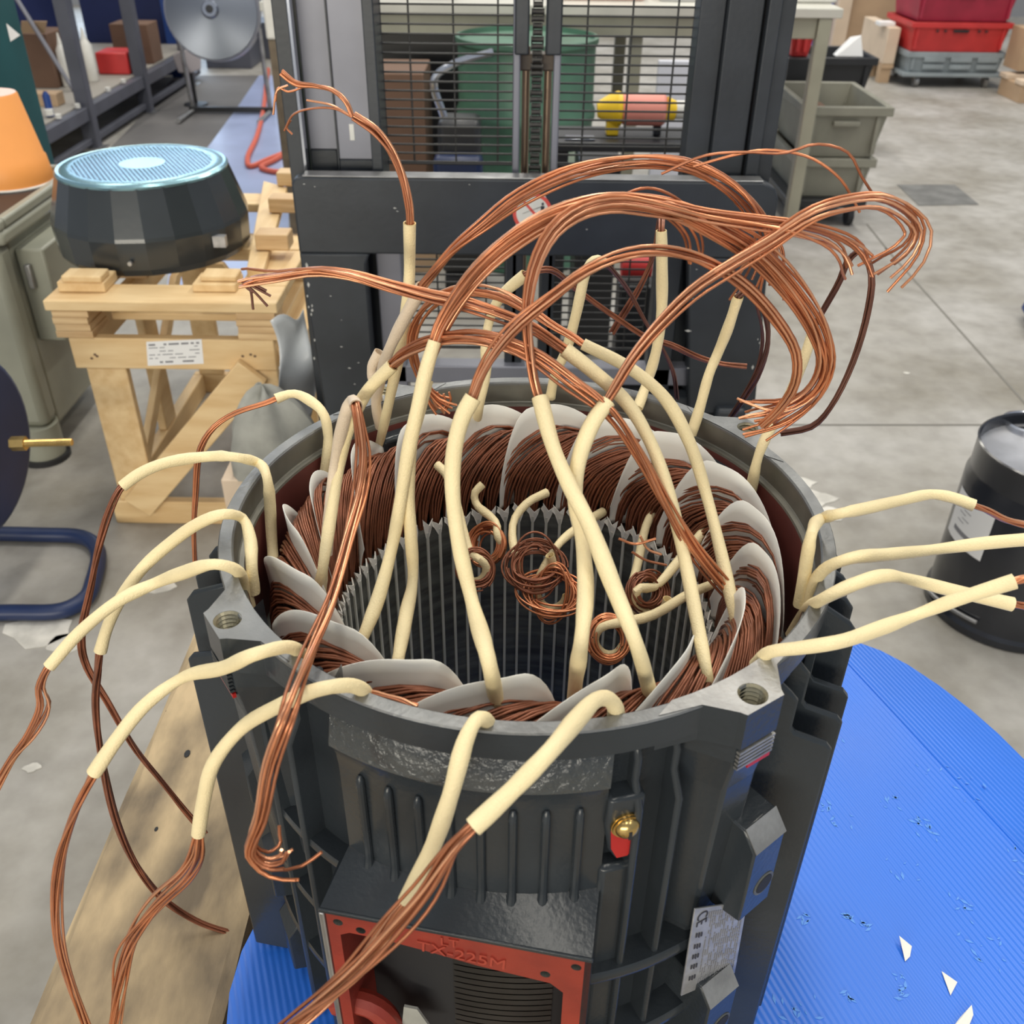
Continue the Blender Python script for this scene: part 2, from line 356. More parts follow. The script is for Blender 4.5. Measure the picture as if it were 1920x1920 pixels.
# --- four corner lugs with tapped holes
def lug(adeg, m, mb):
    """horizontal plate + tapered corner column, in the motor frame around angle adeg"""
    a = rad(adeg); ca, sa = math.cos(a), math.sin(a)
    T = lambda u, v, z: ML(u*ca-v*sa, u*sa+v*ca, z)
    out = [(0.2092, -0.0560), (0.2165, -0.0300), (0.2325, -0.0165), (0.2365, -0.0145), (0.2365, 0.0145), (0.2325, 0.0165), (0.2165, 0.0300), (0.2092, 0.0560)]
    inn_ = [(math.sqrt(0.2086**2-v*v), v) for v in np.linspace(0.056, -0.056, 9)]
    hole = [(0.2262+0.0088*math.cos(t), 0.0088*math.sin(t)) for t in np.linspace(0, 2*math.pi, 25)[:-1]]
    bm = bmesh.new()
    def loop(P, z): return [bm.verts.new(T(p[0], p[1], z)) for p in P]
    poly = out+inn_[1:-1]
    l1 = loop(poly, 0.9100); h1 = loop(hole, 0.9100)
    es = [bm.edges.new((l[i], l[(i+1) % len(l)])) for l in (l1, h1) for i in range(len(l))]
    bmesh.ops.triangle_fill(bm, use_beauty=True, edges=es)
    l0 = loop(out, 0.882)
    for i in range(len(out)-1): bm.faces.new((l1[i], l1[i+1], l0[i+1], l0[i]))
    bmesh.ops.recalc_face_normals(bm, faces=bm.faces[:])
    me = bpy.data.meshes.new('lug'); bm.to_mesh(me); bm.free()
    for v in me.vertices: v.co = v.co-Vector((0, 0, ZB))
    me.materials.append(m); me.materials.append(PAINT)
    for f in me.polygons: f.material_index = 0 if abs(f.normal.z) > .7 else 1
    pass; o = bpy.data.objects.new('mounting_lug', me); COL.objects.link(o); o.parent = motor
    # tapped hole: helical-looking stepped thread
    pr = []
    for i in range(9): pr += [(0.0088, 0.9098-i*0.0032), (0.0074, 0.9098-i*0.0032-0.0016)]
    c = T(0.2262, 0, 0)
    th = MB().lathe(pr, 24, (c[0], c[1]), flip=True); th.lathe([(0.0074, pr[-1][1]), (0.0001, pr[-1][1])], 24, (c[0], c[1]))
    th.build('threaded_hole', mat('thread_steel', (0.42, 0.38, 0.26), 0.35, 0.8) if 'thread_steel' not in MATS else MATS['thread_steel'], o, smooth=0)
    return T, o
for adeg, m in ((-45, MACH), (-135, RIMM), (45, RIMM), (135, RIMM)):
    T, lo = lug(adeg, m, None)
    # tapered corner column under the lug
    if adeg in (-45, -135):
        col = MB()
        top = [(0.19, -0.042), (0.232, -0.0155), (0.2345, -0.0135), (0.2345, 0.0135), (0.232, 0.0155), (0.19, 0.042)]
        mid = [(0.19, -0.034), (0.2280, -0.0150), (0.2300, -0.0130), (0.2300, 0.0130), (0.2280, 0.0150), (0.19, 0.034)]
        low = [(0.19, -0.028), (0.2215, -0.0130), (0.2235, -0.0110), (0.2235, 0.0110), (0.2215, 0.0130), (0.19, 0.028)]
        zs = [(top, 0.882), (top, 0.868), (mid, 0.84), (low, 0.69), ([(0.19, -0.02), (0.212, -0.008), (0.213, -0.006), (0.213, 0.006), (0.212, 0.008), (0.19, 0.02)], 0.655)]
        for (A, za), (B_, zb) in zip(zs[:-1], zs[1:]):
            vs = [T(*p, za) for p in A]+[T(*p, zb) for p in B_]; n = 6
            col.add(vs, [(i, (i+1) % n, n+(i+1) % n, n+i) for i in range(n-1)])
        col.add([T(*p, zs[-1][1]) for p in zs[-1][0]], [(0, 1, 2, 3, 4, 5)])
        col.build('corner_column', PAINT, motor, bevel=0.002)
        # machined notch under the lug with its red-painted edge
        nb = MB()
        for i in range(5): nb.box(0.2340, 0.2368, -0.0145, 0.0145, 0.8790-i*0.0032-0.0018, 0.8790-i*0.0032, T)
        nb.build('machined_edge', MACH if adeg == -45 else PAINT, lo, smooth=0)
        MB().box(0.2335, 0.2358, -0.004 if adeg == -45 else -0.0145, 0.0145, 0.8595, 0.8630, T).build('red_edge', REDD, lo, smooth=0)
    else:
        MB().box(0.19, 0.228, -0.02, 0.02, 0.80, 0.882, T).build('corner_column', PAINT, motor, bevel=0.004)

# --- cooling fins, plates parallel to the motor's own x axis
def fin(y, side, ztop, notch, xo):
    xi = 0.2045*side if abs(y) < 0.06 else (math.sqrt(0.2055**2-(abs(y)-.004)**2)-0.003)*side; xo *= side
    if notch:
        xm = (abs(xo)-0.028)*side
        P = [(xi, ZB+0.005), (xo, ZB+0.005), (xo, ztop-0.045), (xo-0.004*side, ztop-0.040), (xm+0.003*side, ztop-0.034), (xm, ztop-0.030), (xm, ztop-0.006), (xm-0.005*side, ztop), (xi, ztop+0.016)]
    else:
        P = [(xi, ZB+0.005), (xo, ZB+0.005), (xo, ztop-0.012), (xo-0.006*side, ztop-0.004), (xi, ztop+0.014)]
    m = MB().prism([ML(x, y-0.0028, z) for x, z in P], np.array(ML(0, 0.0056, 0)))
    m.build('cooling_fin', PAINT, motor, bevel=0.0018)
for k in range(9):
    y = -0.108+k*0.0262
    fin(y, 1, 0.868 if k < 3 else 0.872, k < 3, (.224, .233, .239, .240, .240, .240, .237, .231, .222)[k])
for k in range(9):
    y = -0.112+k*0.0262
    fin(y, -1, 0.868, k < 1, (.226, .234, .240, .242, .242, .240, .236, .228, .220)[k])

# --- terminal box side (motor frame -y)
def cyl_panel(name, m, x0, x1, prof, nb=28, bevel=0.0):
    """panel following the round body between half-widths x0..x1; prof = (radius, z) rows"""
    g = MB(); n = len(prof)
    def fn(u, v):
        x = x0+(x1-x0)*u; i = min(int(round(v*(n-1))), n-1); R, z = prof[i]
        return ML(x, -math.sqrt(R*R-x*x), z)
    g.grid(fn, nb, n-1)
    for x in (x0, x1):
        vs = [ML(x, -math.sqrt(R*R-x*x), z) for R, z in prof]+[ML(x, -math.sqrt(0.19**2-x*x), z) for R, z in prof]
        g.add(vs, [(i, i+1, n+i+1, n+i) for i in range(n-1)])
    return g.build(name, m, motor, smooth=30, bevel=bevel)
cyl_panel('upper_panel', PAINTW, -0.083, 0.0865, [(0.2065, 0.898), (0.2075, 0.8965), (0.2195, 0.864), (0.2198, 0.861)], 36)
cyl_panel('ribbed_panel', PAINT, -0.080, 0.0855, [(0.2198, 0.861), (0.2168, 0.853), (0.2150, 0.84), (0.2150, 0.765), (0.2160, 0.757)], 36)
for i in range(8):
    x = -0.064+i*0.0192; R = 0.2150; y = -math.sqrt(R*R-x*x)
    pts = [ML(x, y-0.0008, 0.8425), ML(x, y-0.0018, 0.838), ML(x, y-0.0018, 0.80), ML(x, y-0.0018, 0.765), ML(x, y-0.004, 0.757)]
    MB().tube(spline(pts, 12), [0.0012, 0.0026]+[0.0029]*8+[0.0034, 0.0036], 10).build('rib', PAINT, motor)
# box: shelf, flange with opening
bx0, bx1, D, zt = -0.0885, 0.0865, 0.2380, 0.7465
g = MB()
nsh = 16
def shelf(u, v):
    x = bx0+(bx1-bx0)*u; xi = max(-0.0805, min(0.0858, x)); yi = -math.sqrt(0.2155**2-xi*xi)
    return ML(x*(v)+xi*(1-v), yi*(1-v)+(-D)*v, 0.762*(1-v)+zt*v)
g.grid(shelf, nsh, 2)
for x in (bx0, bx1): g.box(x-0.004 if x > 0 else x, x if x > 0 else x+0.004, -D, -0.15, ZB+0.02, zt-0.001, ML)
g.build('box_shelf', PAINT, motor, smooth=50)
# red flange: plate in plane y=-D with a shaped window
def arch(x): return 0.7250-0.0135*(max(0, (x+0.075))/0.15)**0.8 if x < 0.062 else 0.7250-0.0135-0.004
fr = bmesh.new()
def vv(x, z, y=-D): return fr.verts.new(np.array(ML(x, y, z))-np.array((0, 0, ZB)))
outer = [(bx0, zt), (bx1, zt), (bx1, ZB+0.03), (bx0, ZB+0.03)]
win = [(-0.0765, 0.722), (-0.070, 0.7262), (-0.045, 0.7255), (-0.015, 0.7215), (0.015, 0.7165), (0.045, 0.714), (0.062, 0.7125), (0.0705, 0.7045), (0.071, 0.52), (-0.0765, 0.52)]
holes = [(x, z) for x, z in [(-0.0770, 0.7355), (0.0775, 0.7355), (-0.0620, 0.7312), (0.0585, 0.7215)]]
loops = []
lo = [vv(*p) for p in outer]; lw = [vv(*p) for p in win]; loops = [lo, lw]
hl = []
for hx, hz in holes:
    q = [vv(hx+0.0033*math.cos(t), hz+0.0033*math.sin(t)) for t in np.linspace(0, 2*math.pi, 13)[:-1]]; loops.append(q); hl.append(q)
es = [fr.edges.new((l[i], l[(i+1) % len(l)])) for l in loops for i in range(len(l))]
bmesh.ops.triangle_fill(fr, use_beauty=True, edges=es)
lwb = [vv(p[0], p[1], -D+0.045) for p in win]
for i in range(len(win)): fr.faces.new((lw[i], lw[(i+1) % len(win)], lwb[(i+1) % len(win)], lwb[i]))
bmesh.ops.recalc_face_normals(fr, faces=fr.faces[:])
me = bpy.data.meshes.new('flange'); fr.to_mesh(me); fr.free(); me.materials.append(REDP)
box = bpy.data.objects.new('terminal_box_flange', me); COL.objects.link(box); box.parent = motor
box['label'] = 'red primed flange of the terminal box opening with cast lettering'
for hx, hz in holes:
    c = np.array(ML(hx, -D, hz)); dv = np.array(ML(0, 0.012, 0))
    hs_ = MB(); hs_.tube([c-dv*0.01, c+dv], 0.0034, 14, caps=False); hs_.tube([c+dv*.45, c+dv*.5], 0.0033, 12); hs_.build('screw_hole', CORE, box)
# paint-edge rim round the flange
MB().box(bx0-0.001, bx1+0.001, -D-0.0006, -D+0.002, zt-0.0035, zt+0.0005, ML).build('flange_edge', PAINT, box, bevel=0.001)
MB().box(bx0-0.001, bx0+0.003, -D-0.0006, -D+0.002, ZB+0.03, zt-0.0035, ML).build('flange_edge', STEEL, box, bevel=0.001)
# red inner lip seen low in the opening, dark inside with core back
MB().tube(spline([PL(x, y, -90, .226) for x, y in [(630, 1880), (665, 1876), (700, 1886), (730, 1915), (738, 1960)]], 14), 0.009, 10).build('inner_lip', REDP, box)
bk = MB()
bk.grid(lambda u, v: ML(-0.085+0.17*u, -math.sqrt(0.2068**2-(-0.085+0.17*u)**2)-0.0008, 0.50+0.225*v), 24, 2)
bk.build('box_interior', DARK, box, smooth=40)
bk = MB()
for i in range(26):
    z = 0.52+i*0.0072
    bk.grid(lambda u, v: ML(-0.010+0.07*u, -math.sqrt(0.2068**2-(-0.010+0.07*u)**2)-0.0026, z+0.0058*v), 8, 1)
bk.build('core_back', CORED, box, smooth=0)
MB().prism([PL(x, y, -90, .224) for x, y in [(757, 1888), (782, 1893), (812, 1935), (752, 1940)]], ML(0, 0.002, 0)).build('grey_packing', RAG, box, smooth=0)
# cast lettering on the flange
def put_text(txt, size, loc, right, up, m, parent, depth=0.0006, name='lettering'):
    me = text_mesh(txt, size, depth); n = np.cross(right, up)
    R = np.array([right, up, n]).T; off = parent_loc(parent)
    for v in me.vertices: v.co = Vector(R@np.array(v.co)+np.array(loc)-off)
    me.materials.clear(); me.materials.append(m); o = bpy.data.objects.new(name, me); COL.objects.link(o); o.parent = parent; return o
RX = np.array(ML(1, 0, 0)); UZ = np.array([0, 0, 1.]); tl = math.cos(0.06); ts = math.sin(0.06)
put_text('LT', 0.0115, ML(-0.003, -D-0.0002, 0.7372), RX*tl-UZ*ts*0, UZ, REDL, box, 0.0009)
put_text('TX-225M', 0.0150, ML(0.0045, -D-0.0002, 0.7258), RX*tl-UZ*ts, UZ*tl+RX*ts, REDL, box, 0.0009)

# --- vertical ribs of the frame beside the box
def vrib(adeg, z0, z1, R0, R1, w, m=PAINT, top=0.022):
    a = rad(adeg); ca, sa = math.cos(a), math.sin(a); T = lambda u, v, z: ML(u*ca-v*sa, u*sa+v*ca, z)
    P = [(0.19, z0), (R1, z0), (R1, z1-0.045), (R0+0.004, z1-0.028), (R0+0.0045, z1-top*0.5), (R0, z1), (0.19, z1)]
    MB().prism([T(u, -w/2, z) for u, z in P], np.array(T(0, w, 0))-np.array(T(0, 0, 0))).build('frame_rib', m, motor, bevel=0.0022)
def ang_of(px, py, R):                              # angle in the motor frame where the photo point meets the round body
    d = ray(px, py); A = d[0]**2+d[1]**2; B = CAM[0]*d[0]+CAM[1]*d[1]; Cc = CAM[0]**2+CAM[1]**2-R*R
    t = (-B-math.sqrt(B*B-A*Cc))/A; p = LM(CAM+t*d); return math.degrees(math.atan2(p[1], p[0])), p[2]
for (px, py) in ((1207, 1450), (1280, 1450), (503, 1400), (548, 1420)):
    a, z = ang_of(px, py, 0.221); vrib(a, ZB+0.01, 0.884, 0.2105, 0.2235, 0.0055)
# earth boss with brass screw
bc = np.array(PL(1168, 1540, -62.5, 0.219)); a, z0 = ang_of(1170, 1545, 0.2175)
ca, sa = math.cos(rad(a)), math.sin(rad(a)); TB = lambda u, v, z: ML(u*ca-v*sa, u*sa+v*ca, z)
bo = MB()
P = [(-0.0115, z0+0.026), (0.0115, z0+0.026), (0.0125, z0+0.004), (0.009, z0-0.020), (0.0035, z0-0.031), (-0.0035, z0-0.031), (-0.009, z0-0.020), (-0.0125, z0+0.004)]
bo.prism([TB(0.200, v, z) for v, z in P], np.array(TB(0.0195, 0, 0))); bo.build('earth_boss', PAINT, motor, bevel=0.0025)
P2 = [(-0.0095, z0+0.003), (0.0095, z0+0.003), (0.0078, z0-0.018), (0.0035, z0-0.028), (-0.0035, z0-0.028), (-0.0078, z0-0.018)]
MB().prism([TB(0.2190, v, z) for v, z in P2], np.array(TB(0.0010, 0, 0))).build('red_mark', REDD, motor, smooth=0)
sc = MB(); ax = np.array(TB(1, 0, 0)); c0 = np.array(TB(0.2195, 0, z0+0.003))
sc.tube([c0, c0+ax*0.0016], 0.0098, 24); sc.tube([c0+ax*0.0016, c0+ax*0.0030], [0.0092, 0.0090], 24)
sc.tube([c0+ax*(0.003+0.0055*math.sin(t)) for t in np.linspace(0, 1.5, 8)], [0.0078*math.cos(t) for t in np.linspace(0, 1.5, 8)], 24)
scr = sc.build('earth_screw', BRASS, motor)
sl = MB(); 
sl.prism([c0+ax*0.0079+np.array(TB(0, v, z)) for v, z in [(-0.001, -0.0045), (0.001, -0.0045), (0.001, 0.002), (-0.001, 0.002)]], ax*0.0008); sl.build('screw_slot', DARK, scr, smooth=0)
MB().box(0.19, 0.2180, -0.013, 0.013, ZB+0.01, z0-0.040, TB).build('frame_web', PAINT, motor, bevel=0.004)

# --- foot pads and webs on the lower right, name plate
def foot(adeg, v0, ztop, zbot, h, dr=0.0):
    a = rad(adeg); ca, sa = math.cos(a), math.sin(a); T = lambda u, v, z: ML(u*ca-v*sa, u*sa+v*ca, z)
    P = [(0.195, ztop+0.002), (0.237-dr, ztop), (0.2475-dr, ztop-0.014), (0.2475-dr, zbot), (0.195, zbot-0.012)]
    o = MB().prism([T(u, v0-0.0155, z) for u, z in P], np.array(T(0, 0.031, 0))-np.array(T(0, 0, 0))).build('foot_pad', PAINT, motor, bevel=0.0015)
    if dr: return T
    Q = [(0.2368, ztop+0.0006), (0.2480, ztop-0.0135)]
    MB().prism([T(Q[0][0], v0-0.015, Q[0][1]), T(Q[0][0], v0+0.015, Q[0][1]), T(Q[1][0], v0+0.015, Q[1][1]), T(Q[1][0], v0-0.015, Q[1][1])], np.array(T(0.0006, 0, 0.0006))-np.array(T(0, 0, 0))).build('milled_face', MACH, o, smooth=0)
    cc = np.array(T(0.2478, v0+0.004, h)); ax = np.array(T(1, 0, 0))-np.array(T(0, 0, 0))
    MB().tube([cc-ax*0.010, cc+ax*.0007], [0.0078, 0.0078], 20).build('bolt_hole', DARK, o)
    MB().tube([cc+ax*0.0001-ax*0.0006, cc+ax*0.0002], [0.0098, 0.0098], 20).build('hole_rim', CORE, o)
    return T
T = foot(-40, 0.000, 0.797, 0.712, 0.738)
foot(-42, -0.002, 0.628, 0.545, 0.575)
foot(-148, 0.0, 0.745, 0.70, 0.72, .018); foot(-146, 0.0, 0.645, 0.59, 0.60, .020); foot(-143, 0.0, 0.56, 0.50, 0.53, .022)
for z in (0.675, 0.585, 0.505):
    a0, a1 = rad(-70), rad(-22); w = MB()
    w.lathe([(0.195, z-0.006), (0.2255, z-0.006), (0.2275, z-0.003), (0.2275, z+0.003), (0.2255, z+0.006), (0.195, z+0.006)], 18, (0, 0), a0+PHI, a1+PHI)
    w.build('horizontal_web', PAINT, motor)
for z in (0.74, 0.66, 0.58):
    a0, a1 = rad(-165), rad(-112); w = MB()
    w.lathe([(0.195, z-0.005), (0.2195, z-0.005), (0.221, z), (0.2195, z+0.005), (0.195, z+0.005)], 18, (0, 0), a0+PHI, a1+PHI)
    w.build('horizontal_web', PAINT, motor)
q = [PL(x, y, -50, 0.2330) for x, y in [(1303, 1705), (1402, 1690), (1378, 1825), (1277, 1868)]]
nrm = np.array(ML(math.cos(rad(-50)), math.sin(rad(-50)), 0))
npl = MB().prism(q, -nrm*0.0014).build('name_plate', PLATE, motor, bevel=0.0004)
q = [np.array(k) for k in q]
ur = q[2]-q[1]; ur /= np.linalg.norm(ur); rt = np.cross(nrm, ur); rt /= np.linalg.norm(rt)
def onplate(u, v): return (q[0]*(1-u)+q[1]*u)*(1-v)+(q[3]*(1-u)+q[2]*u)*v+nrm*0.0003
dn = (q[3]-q[0])/np.linalg.norm(q[3]-q[0]); acr = np.cross(nrm, dn)
put_text('CE', 0.013, onplate(0.15, 0.11), dn, acr, INK, npl, 0.0001)
blk_ = MB()
for v in (0.27, 0.40, 0.52, 0.64, 0.78):            # dark printed field marks, too small to read in the photograph
    for k in range(3):
        u = 0.09+0.045*k
        blk_.prism([onplate(u, v), onplate(u+0.03, v), onplate(u+0.03, v+0.045+0.015*(k % 2)), onplate(u, v+0.05)], nrm*0.00008)
stuff(blk_.build('printed_marks', INK, npl, smooth=0))
ln_ = MB(); lr = random.Random(5)
for i in range(17):
    u = 0.29+i*0.04
    v = 0.05
    while v < 0.92:
        L = 0.02+lr.random()*0.09
        if lr.random() < 0.8: ln_.prism([onplate(u-0.008, v), onplate(u+0.008, v), onplate(u+0.008, min(v+L, .95)), onplate(u-0.008, min(v+L, .95))], nrm*0.00008)
        v += L+0.012
stuff(ln_.build('engraved_lines', INKG, npl, smooth=0))

# --- stator core, slots
RB = 0.1445; ZC = 0.806
core = MB().lathe([(RB, 0.50), (RB, ZC), (0.2030, ZC)], 144); core.build('stator_core', CORE, motor)
NS = 72
wm = MB().prism([(-0.0012, 0, 0.50-ZC), (0.0012, 0, 0.50-ZC), (0.0012, 0, 0), (-0.0012, 0, 0)], (0, 0.0016, 0)).mesh('slot_wedge', WEDGE, 0)
cm = MB()
cm.prism([(-0.0056, 0.0015, 0.0185), (-0.0041, 0.0006, 0.0095), (-0.0014, 0, 0), (0.0014, 0, 0), (0.0041, 0.0006, 0.0095), (0.0053, 0.002, 0.0170), (0.0004, -0.0006, 0.0128)], (0, 0.0010, 0))
cm.prism([(-0.0041, 0.0006, 0.0095), (-0.0068, -0.0022, 0.0150), (-0.0050, 0.0015, 0.0170)], (0, 0.0006, 0))
cm = cm.mesh('slot_cuff', CUFF, 0)
for i in range(NS):
    t = 2*math.pi*i/NS+0.03
    inst('slot_wedge', wm, motor, (math.cos(t)*(RB-0.0015), math.sin(t)*(RB-0.0015), ZC), (0, 0, t-math.pi/2))
    inst('slot_cuff', cm, motor, (math.cos(t)*(RB-0.001), math.sin(t)*(RB-0.001), ZC-0.006), (0, rr.uniform(-.12, .12), t-math.pi/2), (1, 1, rr.uniform(0.85, 1.1)))

# --- end windings: 18 coil groups of four slots, each sweeping clockwise from the bore to the frame
NG = 18
TH0 = 0.03
for gi in range(NG):
    mb = MB()
    hj = rr.uniform(-0.004, 0.004)
    for leg in range(4):
        ts_ = TH0+2*math.pi*(gi*4+leg)/NS
        for w in range(20):
            lam = (w//4)/4.0                      # 0 = outermost loop
            j = lambda a: rr.uniform(-a, a)
            da = rad(j(0.35))+rad((w % 4-1.5)*1.12)
            sc_ = 1-0.36*lam
            r0 = 0.1505+0.0065*lam
            hz = -0.030*lam+hj-0.002*leg
            path = [(r0, 0, 0.806), (r0-0.0005, -0.8, 0.830), (r0+0.002, -4.0*sc_, 0.853+hz*.4), (r0+0.010+j(.0006), -11*sc_, 0.874+hz+j(.001)), (0.1735+j(.0008), -20*sc_, 0.885+hz+j(.001)), (0.1840+j(.0006), -28*sc_, 0.877+hz+j(.001)), (0.1905+j(.0006), -34*sc_, 0.852+hz*.6), (0.1920, -37*sc_, 0.812)]
            P = [(r*math.cos(ts_+rad(a)+da*min(1, 0.5+k)), r*math.sin(ts_+rad(a)+da*min(1, .5+k)), z) for k, (r, a, z) in enumerate(path)]
            mb.tube(spline(P, 15), 0.00105, 5, caps=False)
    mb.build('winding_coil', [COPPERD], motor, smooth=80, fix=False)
# --- insulation sheets between the groups
PJ = {0: 0, }
for gi in range(NG):
    th = TH0+2*math.pi*(gi*4-0.6)/NS
    deg = math.degrees(th) % 360
    hm = 0.094+rr.uniform(-0.006, 0.004)
    sweep = rad(34+rr.uniform(-3, 4)); wob = rr.uniform(-1, 1)
    def pf(u, v, th=th, hm=hm, sweep=sweep, wob=wob):
        s = u; r = 0.1462+0.0490*s**0.9
        top = hm*min(1, 0.22+ (1-max(0, 1-s/0.36)**2.0)*0.78)*(1-0.50*max(0, (s-0.50)/0.50)**2.0)
        a = th-sweep*s**1.08+rad(1.2)*math.sin(4*s+wob)*v
        rr_ = r+0.004*math.sin(3*s+wob)*v*v-0.001*v
        return (rr_*math.cos(a), rr_*math.sin(a), 0.812+top*v)
    MB().grid(pf, 22, 8).build('insulation_sheet', PAPER, motor, smooth=80, thick=0.0005)

# ================================================================== LEADS (parts of the motor)
def bundle(P, n=9, r=0.00105, R=0.0032, twist=3.0, splay=None, endspread=0.0, m=COPPER, name='copper_strands', parent=None, seg=None, seed=0, flat=1.0, spread=1.0, startR=None, fan=0.0):
    q = random.Random(seed+int(abs(P[0][0])*1e5) % 9973)
    L = float(np.linalg.norm(np.diff(P, axis=0), axis=1).sum()); N = seg or max(24, min(90, int(L/0.008)))
    C = spline(P, N); T = np.gradient(C, axis=0); T /= np.linalg.norm(T, axis=1)[:, None]
    u = np.cross(T[0], [0.3, -0.5, 0.8]); u /= np.linalg.norm(u); U = []
    for i in range(N):
        u = u-T[i]*(u@T[i]); u /= np.linalg.norm(u); U.append(u)
    U = np.array(U); V = np.cross(T, U)
    mb = MB(); s = np.linspace(0, 1, N)
    for k in range(n):
        if k == 0: r0, a0 = 0.15, 0
        elif k < 6: r0, a0 = 0.62, k*2*math.pi/5
        else: r0, a0 = 1.0, k*2*math.pi/max(1, n-6)+0.4
        ph1, ph2, ph3 = q.uniform(0, 6.3), q.uniform(0, 6.3), q.uniform(0, 6.3)
        a = a0+twist*s*L*3.2+0.55*np.sin(5*s+ph1)
        rr_ = R*r0*(1+0.28*np.sin(9*s*max(1, L*4)+ph2))*(1+(spread-1)*np.sin(np.pi*s)**2)
        if fan: rr_ = rr_*(1+fan*np.clip((s-.45)/.55, 0, 1)**1.5)
        if endspread:
            e = np.clip((s-0.86)/0.14, 0, 1)**1.6; rr_ = rr_+endspread*e*(0.4+q.random())
            a = a+e*q.uniform(-0.8, 0.8)
        if startR is not None: rr_ = np.minimum(rr_, startR*r0+(rr_-startR*r0)*np.clip((s*L-0.012)/0.05, 0, 1))
        Q = C+U*(rr_*np.cos(a))[:, None]+V*(rr_*np.sin(a)*flat)[:, None]
        cut = N-int(q.random()*0.05*N) if endspread else N
        mb.cur = q.choice((0, 0, 1, 2)) if m is COPPER else 0
        mb.tube(Q[:cut], r, 5, caps=True)
    return stuff(mb.build(name, [COPPER, COPPERL, COPPERM] if m is COPPER else m, parent, smooth=80, fix=False))
def sleeve(P, r=0.0047, m=SLEEVE, seed=0, name='lead_sleeve', taper=None):
    q = random.Random(seed); L = float(np.linalg.norm(np.diff(P, axis=0), axis=1).sum()); N = max(20, int(L/0.006))
    C = spline(P, N); s = np.linspace(0, 1, N); p1, p2 = q.uniform(0, 6), q.uniform(0, 6)
    T = np.gradient(C, axis=0); T /= np.linalg.norm(T, axis=1)[:, None]
    K = np.linalg.norm(np.gradient(T, axis=0), axis=1)
    R = r*(1+0.05*np.sin(11*s+p1)+0.035*np.sin(29*s+p2))*(1-np.minimum(0.16, K*0.5))
    mb = MB(); mb.tube(C, R, 16, caps=False, ridge=0.018)
    # open end: short inner wall
    e = C[-1]; t = C[-1]-C[-2]; t /= np.linalg.norm(t)
    mb.tube([e, e-t*0.001], [R[-1], R[-1]*0.80], 16, caps=False); mb.tube(C[-4:][::-1], [R[-1]*0.80, R[-2]*0.78, R[-3]*0.78, R[-4]*0.78], 16, caps=False)
    o = mb.build(name, m, motor, smooth=50, fix=False); SL[o.name] = (C[-1], C[-3]); return o
SL = {}
def lead(sp, cp=None, n=9, r=0.0045, m=SLEEVE, cm=COPPER, seed=0, **kw):
    P = place(list(sp)+(list(cp) if cp else []))
    k = len(sp); s = sleeve(P[:k], r, m, seed)
    if cp:
        a, b = SL[s.name]; st = a+(b-a)/np.linalg.norm(b-a)*0.010
        bundle(np.vstack([[st], P[k-1:]]), n=n, m=cm, parent=s, seed=seed, startR=0.0026, **kw)
    return s
# --- over the left side
lead([(603, 950, 'r', .197), (606, 905, 'r', .197), (612, 860, 'r', .197), (615, 815, 'z', .905), (606, 775, 'z', .922), (582, 752), (548, 738, .145), (517, 748, .14)],
     [(500, 755), (440, 775), (400, 803), (375, 845, .13), (366, 930), (363, 990), (366, 1055, .12)], n=6, seed=1, R=.0026)
lead([(514, 1085, 'r', .190), (511, 1030, 'r', .195), (508, 985, 'r', .197), (506, 940, 'r', .197), (500, 893, 'r', .197), (484, 868, 'z', .916), (440, 857, 'z', .928), (390, 856, .05), (310, 868), (262, 888), (229, 912, .02)],
     [(207, 955), (188, 1015), (172, 1090), (152, 1200), (163, 1250), (205, 1320), (255, 1405), (300, 1462), (345, 1518), (385, 1562, -.02)], n=7, seed=2, R=.0030, cm=COPPERD)
lead([(475, 1110, 'r', .197), (472, 1062, 'r', .197), (469, 1010, 'r', .197), (455, 972, 'z', .916), (420, 964, 'z', .926), (375, 980), (320, 1018, -.03), (265, 1068), (222, 1130), (200, 1180), (188, 1222, -.06)],
     [(184, 1255), (179, 1310), (190, 1420), (220, 1545), (258, 1628), (310, 1690), (375, 1730), (445, 1752, -.05)], n=7, seed=3, R=.0032, cm=COPPERD)
lead([(472, 1170, 'r', .197), (458, 1098, 'r', .197), (438, 1066, 'z', .918), (405, 1058, 'z', .925), (340, 1075), (290, 1094, -.06), (225, 1125), (150, 1185), (92, 1250, -.10)],
     [(76, 1290), (82, 1325), (58, 1375), (25, 1420), (-30, 1520, -.12)], n=7, seed=4, R=.0034, spread=1.6)
lead([(568, 1236, 'z', .885), (556, 1218, 'z', .912), (535, 1213, 'z', .921), (480, 1226, 'z', .927), (420, 1252), (340, 1272, -.14), (272, 1322), (215, 1392), (176, 1450, -.17)],
     [(150, 1500), (118, 1590), (104, 1680), (110, 1760), (135, 1850), (175, 1960, -.18)], n=8, seed=5, R=.0034)
lead([(690, 1306, 'z', .892), (678, 1292, 'z', .912), (655, 1285, 'z', .921), (600, 1292, 'z', .928), (520, 1325), (450, 1368, -.185), (400, 1432), (382, 1500), (372, 1563, -.19)],
     [(368, 1600), (345, 1640), (290, 1695), (245, 1760), (222, 1850), (210, 1960, -.17)], n=11, seed=6, R=.0046, spread=1.3)
